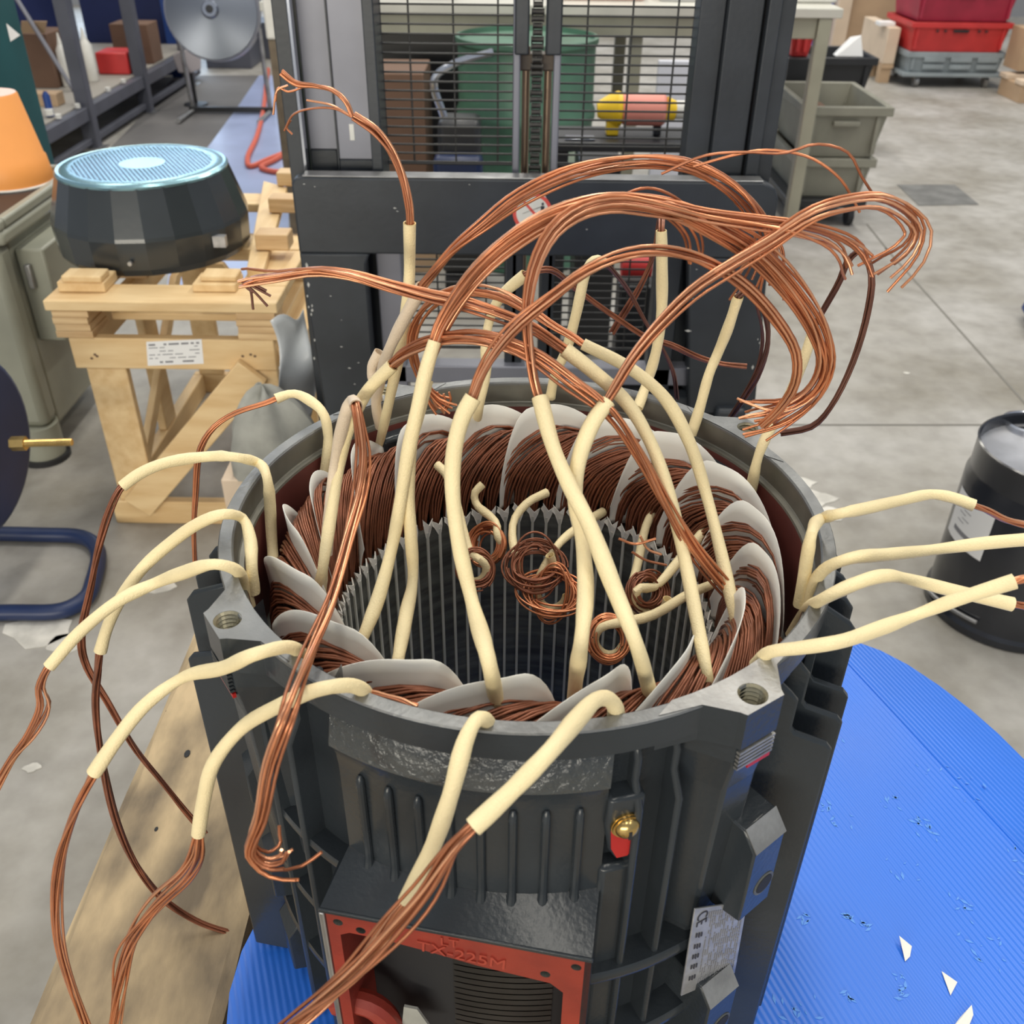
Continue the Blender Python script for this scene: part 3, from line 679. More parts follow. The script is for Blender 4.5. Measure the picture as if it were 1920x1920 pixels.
# --- over the front
lead([(916, 1366, 'z', .897), (908, 1348, 'z', .915), (893, 1350, 'z', .920), (874, 1385), (845, 1490, -.25), (810, 1590), (762, 1690, -.272)],
     [(745, 1712), (700, 1778), (655, 1830), (590, 1890), (500, 1960, -.30)], n=9, seed=7, R=.0040, r=0.0050)
lead([(1155, 1355, 'z', .89), (1153, 1325, 'z', .912), (1140, 1310, 'z', .922), (1118, 1312, 'z', .928), (1085, 1345), (1030, 1410, -.26), (960, 1482), (887, 1551, -.285)],
     [(850, 1590), (795, 1675), (725, 1755), (650, 1832), (545, 1920), (480, 1975, -.31)], n=10, seed=8, R=.0044, r=0.0050, spread=1.3)
# --- over the right side
lead([(1500, 1135, 'r', .196), (1508, 1080, 'r', .197), (1514, 1040, 'r', .197), (1522, 1000, 'r', .197), (1542, 972, 'z', .920), (1570, 964, 'z', .93), (1620, 954), (1690, 938), (1750, 927, .01), (1785, 933), (1826, 948, 0)],
     [(1850, 957), (1885, 973), (1935, 986, 0)], n=6, seed=9, R=.0030)
lead([(1514, 1140, 'r', .197), (1524, 1098, 'r', .197), (1548, 1066, 'z', .919), (1590, 1048, 'z', .93), (1660, 1040), (1740, 1032, -.05), (1850, 1018), (1945, 1010, -.05)], seed=10)
lead([(1484, 1192, 'r', .197), (1506, 1152, 'r', .197), (1545, 1122, 'z', .921), (1600, 1096, 'z', .93), (1655, 1080), (1695, 1084, -.09), (1790, 1108), (1898, 1133, -.10)],
     [(1935, 1139, -.10)], n=6, seed=11, R=.0030)
lead([(1418, 1246, 'z', .895), (1445, 1222, 'z', .916), (1500, 1215, 'z', .924), (1575, 1203, 'z', .93), (1650, 1178), (1720, 1152, -.13), (1800, 1122), (1902, 1090, -.13)],
     [(1940, 1080, -.13)], n=6, seed=12, R=.0030)
# --- over the back
lead([(1404, 940, 'r', .197), (1412, 900, 'r', .197), (1422, 855, 'r', .197), (1440, 812, 'z', .93), (1470, 765), (1495, 705, .12), (1512, 660), (1527, 615, .13)],
     [(1545, 580), (1572, 530), (1590, 488), (1612, 470), (1632, 510, .10), (1628, 580), (1600, 680), (1560, 760, .10), (1522, 800), (1464, 812, .12)], n=6, seed=13, R=.0026, cm=COPPERB)
lead([(1296, 815, 'r', .197), (1312, 765, 'z', .92), (1330, 700), (1346, 662, .16), (1365, 615), (1384, 556, .15)],
     [(1395, 548), (1415, 552), (1432, 590, .16), (1438, 640), (1420, 700), (1395, 745), (1365, 790, .20)], n=7, seed=14, R=.0028, cm=COPPERB, spread=2.2)
lead([(1196, 765, 'r', .197), (1212, 720, 'z', .92), (1230, 660), (1240, 590, .19), (1241, 500), (1240, 432, .19)],
     [(1241, 408), (1237, 420, .22), (1222, 485, .24), (1195, 545), (1150, 625, .26)], n=7, seed=15, R=.0030, r=.0047, cm=COPPERD)
lead([(1032, 745, 'r', .197), (1040, 705, 'z', .925), (1062, 655), (1080, 590, .18), (1096, 520), (1108, 492), (1120, 486), (1134, 494, .19)],
     [(1150, 510), (1180, 550, .22), (1210, 605), (1245, 660), (1262, 700), (1268, 748, .24)], n=5, seed=16, R=.0026, cm=COPPERB)
lead([(890, 840, 'r', .197), (893, 802, 'r', .197), (899, 760, 'z', .915), (912, 690), (910, 650), (918, 600, .18), (940, 555), (985, 515, .17)],
     [(1005, 508), (1035, 506), (1085, 545, .22), (1150, 592), (1215, 634), (1260, 648), (1310, 670, .24), (1352, 682), (1400, 687, .24)], n=6, seed=17, R=.0028, cm=COPPERD)
lead([(690, 930, 'r', .195), (700, 880, 'r', .197), (712, 830, 'r', .197), (728, 760, 'z', .93), (745, 680), (758, 610, .10), (767, 530), (768, 418, .09)],
     [(765, 385), (752, 325), (732, 278, .09), (705, 245), (662, 218, .09)], n=8, seed=18, R=.0032, twist=2)
P = place([(662, 218, .09), (650, 190), (625, 168), (590, 160), (555, 155), (528, 135, .10)])
fr_par = [o for o in motor.children if o.name.startswith('lead_sleeve')][-1]
bundle(P, n=4, parent=fr_par, seed=81, R=.0022)
for k, pts in enumerate([[(660, 220, .09), (630, 205), (590, 203), (550, 215), (533, 245, .1)], [(655, 215, .09), (620, 197), (575, 188, .1)], [(540, 160, .1), (520, 170), (512, 215, .1)], [(545, 225, .1), (538, 240), (548, 252, .1)], [(580, 158, .1), (540, 172), (522, 165), (516, 190, .1)]]):
    bundle(place(pts), n=1, parent=fr_par, seed=90+k, R=.0002, r=.0008)
lead([(712, 800, 'r', .197), (705, 755, 'z', .925), (712, 715), (730, 655, .08), (758, 598), (792, 537, .06)],
     [(810, 515), (850, 470), (905, 425, .05), (970, 375), (1060, 330), (1150, 308, .07), (1230, 303), (1310, 318), (1385, 362, .07), (1430, 420), (1444, 470), (1430, 552, .06)], n=9, seed=19, R=.0034, m=SLEEVEP, spread=1.3, fan=1.2, endspread=.012)
sleeve(place([(712, 760, 'z', .90), (700, 715, .15), (697, 690), (712, 660, .15)]), .0046, SLEEVEP, 5)
# --- long leads that arch across the bore
lead([(600, 1150, 'z', .84), (601, 1105, 'z', .86), (606, 1060, 'z', .885), (622, 960), (636, 880, .02), (655, 800), (688, 735), (737, 684, .00)],
     [(755, 668), (800, 645), (850, 633), (920, 636, -.03), (1000, 665), (1075, 718), (1140, 768, -.05), (1200, 852), (1250, 945), (1300, 1030), (1380, 1125, -.06), (1466, 1214, -.07)], n=11, seed=20, R=.0042, m=SLEEVE, spread=1.2)
lead([(612, 1040, 'z', .87), (618, 960), (628, 870, .02), (642, 800), (652, 765), (660, 750, .00), (668, 762, -.02)],
     [(675, 800), (681, 850), (676, 915, -.05), (655, 1000), (622, 1130), (585, 1220, -.17), (540, 1330, -.235), (505, 1430), (488, 1530, -.25), (472, 1575), (470, 1600), (500, 1622), (540, 1618), (560, 1598, -.25)], n=9, seed=21, R=.0040, m=SLEEVEP, endspread=.010)
lead([(655, 1245, 'z', .845), (680, 1196, 'z', .875), (708, 1125), (734, 1030, -.06), (750, 945), (765, 850), (782, 770, -.04), (800, 690), (815, 640, -.02)],
     [(825, 612), (858, 555), (905, 495, .00), (975, 435), (1060, 392), (1150, 374, .02), (1240, 382), (1330, 418), (1420, 468, .03), (1490, 540), (1538, 615), (1552, 680, .04), (1525, 735), (1470, 768), (1390, 780, .06)], n=13, seed=22, R=.0042, spread=1.2, fan=.8, endspread=.008)
lead([(735, 1290, 'z', .845), (745, 1244, 'z', .88), (762, 1150), (774, 1085, -.06), (770, 1000), (765, 920), (770, 830, -.04), (785, 770), (800, 712, -.02)],
     [(808, 680), (830, 625), (868, 560), (915, 502, .00), (985, 445), (1065, 402), (1150, 383, .02), (1235, 392), (1325, 430), (1410, 482, .03), (1480, 552), (1528, 630), (1545, 690, .04), (1515, 745), (1460, 778), (1405, 800, .06)], n=9, seed=23, R=.0030, cm=COPPER, spread=1.2, fan=.8, endspread=.008)
lead([(935, 1350, 'z', .85), (930, 1310, 'z', .885), (915, 1235, 'z', .93), (883, 1120, -.12), (857, 1000), (848, 900, -.08), (854, 830), (868, 780), (887, 745, -.06)],
     [(898, 715), (925, 665), (965, 615, -.04), (1030, 560), (1100, 508), (1180, 476, -.02), (1260, 473), (1330, 492), (1400, 535, .02), (1455, 595), (1492, 660), (1490, 720, .03), (1460, 770), (1430, 800, .04)], n=8, seed=24, R=.0034, spread=1.4, r=.0050)
lead([(1226, 1325, 'z', .85), (1216, 1288, 'z', .885), (1192, 1205, 'z', .93), (1152, 1105), (1105, 985, -.11), (1065, 905), (1036, 835), (1012, 745, -.05)],
     [(1003, 715), (993, 650), (990, 590, -.03), (1002, 510), (1035, 440), (1085, 398, .0), (1150, 380), (1225, 388), (1320, 408, .02), (1420, 418), (1500, 428), (1565, 448, .03), (1600, 475), (1618, 515, .03)], n=9, seed=25, R=.0034, spread=1.3, fan=1.3, endspread=.006, r=.0050)
lead([(1076, 1320, 'z', .85), (1080, 1270, 'z', .885), (1090, 1200, 'z', .93), (1098, 1105), (1091, 1010, -.10), (1078, 930), (1086, 860), (1110, 795), (1140, 752, -.05)],
     [(1152, 732), (1185, 675), (1235, 610, -.02), (1300, 545), (1370, 498), (1440, 455, .02), (1520, 402), (1585, 380), (1650, 374, .03), (1700, 398), (1722, 430), (1705, 470, .03), (1642, 516, .04)], n=9, seed=26, R=.0036, spread=1.3, fan=2.2, endspread=.004, r=.0050)
lead([(1330, 1290, 'z', .86), (1325, 1262, 'z', .88), (1308, 1170), (1282, 1040, -.06), (1255, 930), (1222, 835), (1175, 755, -.03), (1110, 695), (1058, 655, -.02)],
     [(1040, 642), (1000, 615), (930, 588, 0), (870, 570), (800, 556), (730, 538, .02), (660, 517), (590, 508), (520, 518), (475, 523), (452, 526, .03)], n=9, seed=27, R=.0036, endspread=.003)
lead([(1384, 1185, 'z', .855), (1378, 1158, 'z', .875), (1355, 1050), (1325, 930, .00), (1292, 828), (1245, 745), (1180, 690, .03), (1093, 645, .04)],
     [(1075, 632), (1035, 610), (985, 578, .06), (930, 550), (870, 542), (815, 560, .09), (782, 598), (772, 645), (785, 700, .10), (812, 748), (842, 772, .10)], n=7, seed=28, R=.0034, spread=1.6, endspread=.008)
# frayed ends
for k, pts in enumerate([[(452, 526, .03), (468, 540), (475, 580, .03)], [(455, 527, .03), (480, 540), (508, 555, .03)], [(453, 527, .03), (475, 545), (502, 574, .03)], [(458, 525, .03), (480, 535), (500, 545, .03)], [(460, 525, .03), (462, 538), (476, 548, .03)],
                         [(1240, 326, .06), (1320, 292), (1400, 285), (1470, 287), (1530, 270, .05), (1590, 286), (1615, 330), (1642, 372, .05)], [(1300, 312, .06), (1380, 290), (1440, 281), (1520, 296), (1575, 335, .05), (1600, 375), (1612, 398, .05)],
                         [(1150, 372, .02), (1215, 352), (1280, 380), (1310, 430, .03), (1318, 465), (1312, 494, .03)], [(1180, 382, .02), (1240, 402), (1280, 440), (1292, 494, .03)], [(1200, 384, .02), (1255, 405), (1290, 445), (1295, 495, .03)], [(1190, 380, .02), (1262, 398), (1302, 440), (1315, 492, .03)],
                         [(1432, 410, .07), (1455, 440), (1470, 480), (1460, 520, .06)], [(1420, 470, .03), (1400, 515), (1368, 562, .05)], [(1440, 470, .03), (1392, 500), (1381, 538, .05)], [(820, 735, .10), (832, 770), (845, 750), (842, 735, .10)], [(800, 720, .10), (822, 765), (835, 762), (832, 738, .10)],
                         [(1230, 1010, -.05), (1190, 1020), (1160, 1010, -.05)], [(1240, 1040, -.05), (1215, 1030), (1200, 1005, -.05)], [(1250, 1060, -.05), (1210, 1050), (1185, 1035, -.05)], [(1385, 1150, -.07), (1405, 1190), (1440, 1215, -.07)], [(1420, 1180, -.07), (1450, 1200), (1470, 1212, -.07)]]):
    bundle(place(pts), n=1 if k not in (5, 6) else 1, parent=motor, seed=120+k, R=.0002, r=.00095, m=COPPERB if k < 5 else COPPER, name='loose_strand')
bundle(place([(690, 1298, 'z', .905), (730, 1308, 'z', .906), (782, 1326, 'z', .905)]), n=4, parent=motor, seed=150, R=.002, name='loose_strand', flat=.4)
# --- coil ends rolled up inside the bore
def roll(sp, c, Yc, rpx, tilt, turns=9, seed=0, wob=1.0):
    q = random.Random(seed); s = sleeve(place(sp), .0040, SLEEVE, seed)
    C = PY(c[0], c[1], Yc); d = C-CAM; dist = d@FWD; R0 = rpx/F_PX*dist
    ax = np.array([math.sin(tilt), -0.75, 0.66]); ax /= np.linalg.norm(ax); u = np.cross(ax, [0, 0, 1.]); u /= np.linalg.norm(u); v = np.cross(ax, u)
    mb = MB(); pts = []
    for k in range(turns*2):
        r = R0*(0.60+0.44*q.random()); o = ax*q.uniform(-.006, .006); tw = q.uniform(-.12, .12)*wob; a0 = q.uniform(0, 6.3); sp_ = q.uniform(4.6, 6.4)
        P = [C+o+u*r*math.cos(a0+t)*(1+tw)+v*r*math.sin(a0+t)*(1-tw)+ax*tw*r*math.sin(a0+t*1) for t in np.linspace(0, sp_, 28)]
        mb.tube(P, .00095, 5)
    stuff(mb.build('rolled_strands', COPPERD if seed % 2 else COPPER, s, smooth=80, fix=False))
    return s
def curl(c, Yc, rpx, a0, a1, n=9):
    return [(c[0]+rpx*math.cos(a), c[1]+rpx*math.sin(a), Yc) for a in np.linspace(a0, a1, n)]
roll([(820, 872, .13), (838, 890), (852, 930, .10), (866, 985), (884, 1040, .06)]+curl((890, 1068), .05, 22, -1.2, 3.0, 6), (892, 1068), .05, 36, 0.25, 9, 1)
roll([(905, 908, .13), (890, 925), (893, 945, .12), (930, 980)]+curl((918, 1025), .08, 24, -.9, 2.0, 5), (915, 1022), .085, 38, -0.5, 8, 2)
roll([(1025, 924, .13), (990, 942), (964, 975, .10), (962, 1020), (972, 1055)]+curl((1003, 1060), .05, 34, 2.9, -.6, 8), (1003, 1062), .05, 52, 0.1, 9, 3, 2.0)
roll([(1130, 960, .13), (1085, 988), (1040, 1030, .06), (1010, 1090)]+curl((1035, 1112), .04, 28, 3.1, 0.2, 7), (1035, 1112), .035, 56, -.2, 9, 4, 3.0)
roll([(1228, 955, .11), (1212, 985), (1195, 1060, .07), (1178, 1120, .03)]+curl((1190, 1128), .02, 18, 2.9, .9, 4), (1217, 1112), .02, 40, .5, 8, 5)
roll([(1326, 990, .06), (1278, 1045), (1228, 1100, .01)]+curl((1222, 1120), .0, 30, -2.6, -6.2, 7), (1214, 1108), .005, 36, .6, 6, 7)
roll([(1345, 1092, .02), (1290, 1115), (1220, 1155, -.02), (1160, 1168)]+curl((1143, 1200), -.03, 28, -1.9, -5.9, 9), (1140, 1198), -.03, 44, .1, 10, 6)

# ================================================================== UNDER THE MOTOR
pal = thing('pallet', 'heavy weathered timber bearers under the motor, the left beam worn and knotted', 'pallet', (0.1, 0.3, 0.15))
def beam(x0, x1, y0, y1, z0, z1, name='bearer', m=BEAM):
    g = MB(); q = random.Random(int(x0*100)); n = 14
    for i in range(n+1):
        y = y0+(y1-y0)*i/n; w = lambda: q.uniform(-.0025, .0025)
        g.v += [(x0+w(), y, z0), (x1+w(), y, z0), (x1+w(), y, z1-0.006+w()), (x1-0.009, y, z1+w()), (x0+0.012+w(), y, z1+w()), (x0+w(), y, z1-0.010)]
    for i in range(n):
        for j in range(6): g.f.append((i*6+j, i*6+(j+1) % 6, (i+1)*6+(j+1) % 6, (i+1)*6+j))
    g.f += [(5, 4, 3, 2, 1, 0), tuple(n*6+j for j in range(6))]; g.mi = [0]*len(g.f)
    return g.build(name, m, pal, smooth=30)
bl = beam(-0.432, -0.262, -0.55, 0.62, 0.34, 0.458)
for (px, py, r) in [(315, 1334, .0035), (351, 1413, .0042), (293, 1555, .0024), (300, 1630, .002)]:
    c = PZ(px, py, 0.4585)
    if c[0] < -.27: MB().prism([(c[0]+r*math.cos(t)*.8, c[1]+r*1.3*math.sin(t), 0.4555) for t in np.linspace(0, 6.28, 9)[:-1]], (0, 0, .0035)).build('knot', DARK, bl, smooth=0)
beam(0.08, 0.25, -0.55, 0.62, 0.34, 0.4515); beam(-0.10, 0.03, -0.55, 0.62, 0.34, 0.4515)
for y in (-0.5, 0.0, 0.5):
    bx('cross_bearer', -0.432, 0.262, y-0.05, y+0.05, 0.235, 0.338, BEAM, pal)
    pal.children[-1]
# blue corrugated sheet: flat under the motor, drooping past a crease on the right
c0, c1 = PZ(1578, 1236, .46), PZ(1925, 1612, .46)
cdir = (c1-c0)/np.linalg.norm(c1-c0); cn = np.array([-cdir[1], cdir[0], 0]); cn = cn if cn[0] > 0 else -cn
def droop(px, py):
    z = .46
    for _ in range(12):
        p = PZ(px, py, z); z = .46-0.10*max(0, (p-c0)@cn)
    return p
edge = [droop(*p) for p in [(1590, 1214), (1606, 1208), (1650, 1224), (1700, 1250), (1760, 1290), (1820, 1336), (1870, 1380), (1930, 1440), (1990, 1520)]]
cr = [c0-cdir*0.10]+[c0+cdir*t for t in np.linspace(0, .60, 9)]
sh = MB()
flat = [np.array(p) for p in [(0.23, .52, .46)]]
lefts = [(-0.250, -0.05, .46), (-0.256, -0.075, .46), (-0.2575, -0.115, .46), (-0.250, -0.16, .46), (-0.247, -0.225, .46)]
poly = [np.array(p) for p in lefts]+[np.array((0.30, -0.235, .46))]+cr[::-1]+[np.array((0.20, .50, .46)), np.array((-0.12, .50, .46)), np.array((-.20, .20, .46))]
sh.prism(poly, (0, 0, .004))
dr = [c0-cdir*0.10]+edge+[c0+cdir*.60]
n0 = len(dr)
dp = [np.array(p) for p in dr]
sh.prism(dp, (0, 0, .004))
sheet = sh.build('plastic_sheet', BLUE, None, smooth=20)
tag(sheet, 'bright blue corrugated plastic sheet under the motor, creased and scuffed', 'plastic sheet')
cr_ = MB().tube([p+np.array((0, 0, .004)) for p in cr[1:]], 0.0016, 6); cr_.build('crease', BLUE, sheet)
q = random.Random(11)
sc_ = MB()
for (px, py, L) in [(1560, 1410, .03), (1545, 1515, .012), (1580, 1540, .02), (1700, 1640, .03), (1770, 1465, .04), (1820, 1480, .03), (1730, 1545, .02), (1840, 1760, .035), (1870, 1800, .04), (1510, 1720, .01), (1590, 1720, .006), (1620, 1735, .008), (1480, 1900, .03), (1510, 1890, .02), (1590, 1870, .008), (1690, 1865, .01), (1900, 1610, .03), (1740, 1560, .02), (1660, 1500, .02), (1690, 1835, .012), (1800, 1690, .015)]:
    p = PZ(px, py, .4642)
    for k in range(7):
        a = p+np.array((q.uniform(-L, L)*.6, q.uniform(-L, L)*.6, 0)); s = q.uniform(.0008, .0028); t = q.uniform(0, 3)
        sc_.prism([a+np.array((s*math.cos(t+o)*(1.8 if o in (0, 3.1) else .6), s*math.sin(t+o)*(1.8 if o in (0, 3.1) else .6), 0)) for o in (0, 1.4, 3.1, 4.6)], (0, 0, .0003))
stuff(sc_.build('scuff_marks', SCUFFB, sheet, smooth=0))
for pts, h, lab in [([(1683, 1762), (1708, 1778), (1706, 1794), (1697, 1803)], .006, 'white paper offcut on the blue sheet, curled, farthest of the three'),
                    ([(1765, 1822), (1795, 1842), (1782, 1867)], .0006, 'flat triangular white paper offcut on the blue sheet, middle of the three'),
                    ([(1820, 1888), (1824, 1905), (1815, 1928), (1780, 1935), (1800, 1908)], .003, 'white paper offcut on the blue sheet nearest the bottom edge of the picture')]:
    P = [PZ(x, y, .4648) for x, y in pts]; P[0] = P[0]+np.array((0, 0, h))
    if len(P) > 3: P[1] = P[1]+np.array((0, 0, h*.5))
    tag(MB().prism(P, (0, 0, .0005)).build('paper_scrap', PAPER, None, smooth=0), lab, 'paper scrap', 'paper offcuts on the blue sheet')

# ================================================================== STACKER behind the motor
stk = thing('pallet_stacker', 'black pallet stacker with mesh guarded mast, lift chain and chipped carriage plate', 'forklift', (0.02, 1.15, 0))
YF = 1.10
def rpoly(pts, y0, d, name, m, parent, bevel=0.004):
    return MB().prism([(x, y0, z) for x, z in pts], (0, d, 0)).build(name, m, parent, bevel=bevel)
# carriage: top beam, two columns
X0, X1 = -0.398, 0.444
carr = MB()
rpoly([(X0+.02, .853), (X1-.03, .853), (X1-.008, .842), (X1, .825), (X1, .719), (X0, .719), (X0, .842), (X0+.006, .850)], YF, .035, 'carriage_plate', STK, stk)
rpoly([(X0, .7195), (-.272, .7195), (-.280, .700), (-.280, .30), (X0+.02, .30), (X0+.01, .5)], YF, .035, 'carriage_column', STK, stk)
rpoly([(.300, .7195), (X1, .7195), (X1+.012, .55), (X1+.02, .43), (X1+.012, .405), (.335, .405)], YF, .035, 'carriage_column', STK, stk)
bx('carriage_edge', X0+.02, X1-.03, YF+.001, YF+.034, .853, .8555, STEEL, stk, .001)
bx('inner_post', -.268, -.222, YF+.05, YF+.10, .28, .72, STKG, stk); bx('inner_post', .252, .300, YF+.05, YF+.10, .28, .72, STK, stk)
bx('lower_crossbar', -.28, .34, YF+.05, YF+.09, .44, .478, STKG, stk); bx('lower_crossbar', -.28, .34, YF+.02, YF+.06, .30, .43, STK, stk)
for k, (px, py, L) in enumerate([(740, 390, .006), (745, 396, .004), (1060, 378, .012), (640, 650, .005), (640, 600, .003), (655, 690, .006), (672, 680, .004), (1290, 620, .012), (1300, 560, .004), (1306, 505, .004), (1290, 690, .005), (570, 345, .004), (590, 350, .003), (880, 346, .003), (620, 555, .004), (1100, 430, .004), (665, 720, .004)]):
    p = PY(px, py, YF-.0003); w = L*.35
    MB().prism([p+np.array(o) for o in [(-L*.5, 0, 0), (0, 0, w*.5), (L*.6, 0, -w*.2), (0, 0, -w*.6)]], (0, -.0004, 0)).build('paint_chip', SCUFF, stk, smooth=0)
q = random.Random(4)
for k in range(26):      # worn, chipped edges of the columns
    x, z = ((X0+.004+q.uniform(0, .01), q.uniform(.5, .72)) if k % 2 else (X1+.006+q.uniform(-.004, .006), q.uniform(.45, .70)))
    L = q.uniform(.002, .006)
    MB().prism([np.array((x, YF-.0003, z))+np.array(o) for o in [(-L*.4, 0, 0), (0, 0, L), (L*.5, 0, 0), (0, 0, -L)]], (0, -.0004, 0)).build('paint_chip', SCUFF, stk, smooth=0)
# prohibition sticker
st = [(0.0+x, z) for x, z in [(-.013, .800), (-.004, .822), (.018, .833), (.040, .826), (.050, .808), (.046, .775), (.020, .760), (-.010, .775)]]
sk = rpoly([(x, z) for x, z in st], YF-.0009, .0009, 'warning_sticker', WHITE, stk, 0); sk['label'] = 'torn round white and red no-riding warning sticker'
ring = MB()
cx_, cz_, R1_, R0_ = .0185, .797, .0345, .0285
for (a0, a1) in ((15, 100), (150, 235)):
    A = np.linspace(rad(a0), rad(a1), 14)
    for i in range(13):
        ring.prism([(cx_+R*math.cos(a), YF-.0012, cz_+R*math.sin(a)) for R, a in ((R0_, A[i]), (R1_, A[i]), (R1_, A[i+1]), (R0_, A[i+1]))], (0, .0004, 0))
ring.prism([(cx_-.020, YF-.0012, cz_+.021), (cx_-.016, YF-.0012, cz_+.023), (cx_+.022, YF-.0012, cz_-.018), (cx_+.018, YF-.0012, cz_-.021)], (0, .0004, 0))
ring.build('red_band', mat('sign_red', (0.72, 0.09, 0.07), 0.5), sk, smooth=0)
fg = MB(); f0 = np.array((.036, YF-.0014, .805))
fg.prism([f0+np.array((.0022*math.cos(t), 0, .0075+.0028*math.sin(t))) for t in np.linspace(0, 6.28, 10)[:-1]], (0, .0003, 0))
fg.prism([f0+np.array(o) for o in [(-.003, 0, .004), (.003, 0, .004), (.0035, 0, -.009), (.001, 0, -.009), (0, 0, -.003), (-.001, 0, -.009), (-.0035, 0, -.009)]], (0, .0003, 0))
fg.prism([f0+np.array(o) for o in [(-.003, 0, .003), (-.003, 0, .0018), (-.011, 0, -.001), (-.011, 0, 0)]], (0, .0003, 0)); fg.prism([f0+np.array(o) for o in [(-.011, 0, 0), (-.011, 0, -.0008), (-.035, 0, -.010), (-.035, 0, -.0095)]], (0, .0003, 0))
fg.build('figure', INK, sk, smooth=0)
# mast rails
ZT = 1.45
def rail(x0, x1, y0, y1, z0, z1, name, m, b=.002): return bx(name, x0, x1, y0, y1, z0, z1, m, stk, b)
rail(-.412, -.386, 1.165, 1.30, .2, ZT, 'mast_rail', STK); rail(-.386, -.380, 1.16, 1.18, .2, ZT, 'mast_flange', CHROME, .001)
rail(-.380, -.330, 1.20, 1.235, .875, ZT, 'mast_channel', STKG); rail(-.380, -.332, 1.20, 1.24, .2, .8745, 'channel_shadow', STK)  # black lower piece paints the shadow at the channel's bottom end
rail(-.329, -.3265, 1.185, 1.235, .2, ZT, 'channel_seam', STK, 0)
rail(-.326, -.266, 1.185, 1.235, .862, ZT, 'mast_channel', STKG); rail(-.326, -.266, 1.185, 1.24, .2, .8615, 'channel_shadow', STK)  # lower piece again black for the shadow
rail(-.265, -.246, 1.16, 1.25, .2, ZT, 'mast_flange', STK)
MB().box(-.304, -.296, 1.1838, 1.185, .895, .922).build('paint_scrape', WHITE, stk, smooth=0)
rail(.288, .330, 1.185, 1.24, .2, ZT, 'mast_flange', STK); rail(.3305, .388, 1.165, 1.25, .2, ZT, 'mast_channel', STK); rail(.392, .414, 1.15, 1.27, .2, ZT, 'mast_channel', STK); rail(.416, .440, 1.165, 1.30, .2, ZT, 'mast_rail', STK)
bx('guide_rail', -.018, -.006, 1.17, 1.20, .2, ZT, STKG, stk); bx('guide_rail', .050, .062, 1.17, 1.20, .2, ZT, STKG, stk)
MB().cyl((.004, 1.215, .2), (.004, 1.215, 1.045), .0065).build('piston_rod', ROD, stk); MB().cyl((.042, 1.215, .2), (.042, 1.215, 1.045), .0065).build('piston_rod', ROD, stk)
bx('rod_block', -.010, .054, 1.20, 1.235, 1.008, 1.035, mat('block_brown', (.10, .075, .055), .5), stk); bx('chain_bracket', -.016, .008, 1.165, 1.22, 1.038, ZT, STK, stk); bx('chain_bracket', .036, .062, 1.165, 1.22, 1.038, ZT, STK, stk)
# lift chain, link by link
lk = MB(); lk.tube([(-.009, 0, -.0055), (-.009, 0, .0055)], .0001, 4)
lk = MB()
for xx in (-.0085, .0085):
    lk.prism([(xx-.0011, -.004, -.010), (xx-.0011, .004, -.010), (xx-.0011, .0055, -.0045), (xx-.0011, .0035, 0), (xx-.0011, .0055, .0045), (xx-.0011, .004, .010), (xx-.0011, -.004, .010), (xx-.0011, -.0055, .0045), (xx-.0011, -.0035, 0), (xx-.0011, -.0055, -.0045)], (.0022, 0, 0))
lk.tube([(-.0078, 0, -.0052), (.0078, 0, -.0052)], .0047, 10); lk.tube([(-.0078, 0, .0052), (.0078, 0, .0052)], .0047, 10)
lk = lk.mesh('link', CHAIN, 40)
for k in range(30): inst('chain_link', lk, stk, (.022, 1.19, .70+k*.0208), scale=(1.12 if k % 2 else .86, 1, 1))
# wire guard: every bar a part
def guard(name, x0, x1, z0, z1, y, dz, nv):
    fm_ = MB()
    for a_, b_ in (((x0, y, z0), (x0, y, z1)), ((x1, y, z0), (x1, y, z1)), ((x0, y, z0-.003), (x1, y, z0-.003)), ((x0, y, z1), (x1, y, z1))): fm_.tube([a_, b_], .0022, 6)
    g = fm_.build(name, STKB, stk)
    hb = MB().cyl((x0, 0, 0), (x1, 0, 0), .0019, n=6, caps=False).mesh('guard_bar', STKB, 60); vb = MB().cyl((0, 0, z0), (0, 0, z1), .0019, n=6, caps=False).mesh('guard_bar', STKB, 60)
    z = z0
    while z < z1: inst('guard_bar', hb, g, (0, y, z)); z += dz
    for i in range(nv): inst('guard_bar', vb, g, (x0+(x1-x0)*(i+.5)/nv+.01, y+.004, 0))
    return g
def guard_mesh(name, *a):
    g = guard(name, *a)
    return g
guard_mesh('wire_guard', -.247, -.017, .845, 1.30, 1.245, .0152, 3); guard_mesh('wire_guard', .060, .290, .845, 1.30, 1.245, .0152, 3)
guard_mesh('wire_guard', -.222, -.030, .478, .72, 1.245, .0152, 2); guard_mesh('wire_guard', .062, .252, .478, .72, 1.245, .0152, 2)
bx('centre_column', -.030, .004, 1.17, 1.22, .30, .72, STK, stk); bx('centre_column', .036, .064, 1.17, 1.22, .30, .72, STK, stk)
for xx in (-.24, .24):
    bx('fork', xx-.08 if xx < 0 else xx-.0, xx if xx < 0 else xx+.08, .02 if False else -.50, YF, .165, .232, STK, stk)
bx('base_frame', -.40, .44, 1.12, 1.40, .06, .22, STK, stk); 
for xx in (-.36, .38): MB().cyl((xx-.03, 1.26, .06), (xx+.03, 1.26, .06), .06, n=20).build('wheel', BLK, stk)
bx('foot_boss', .385, .445, 1.08, 1.12, .385, .425, STK, stk, .008)

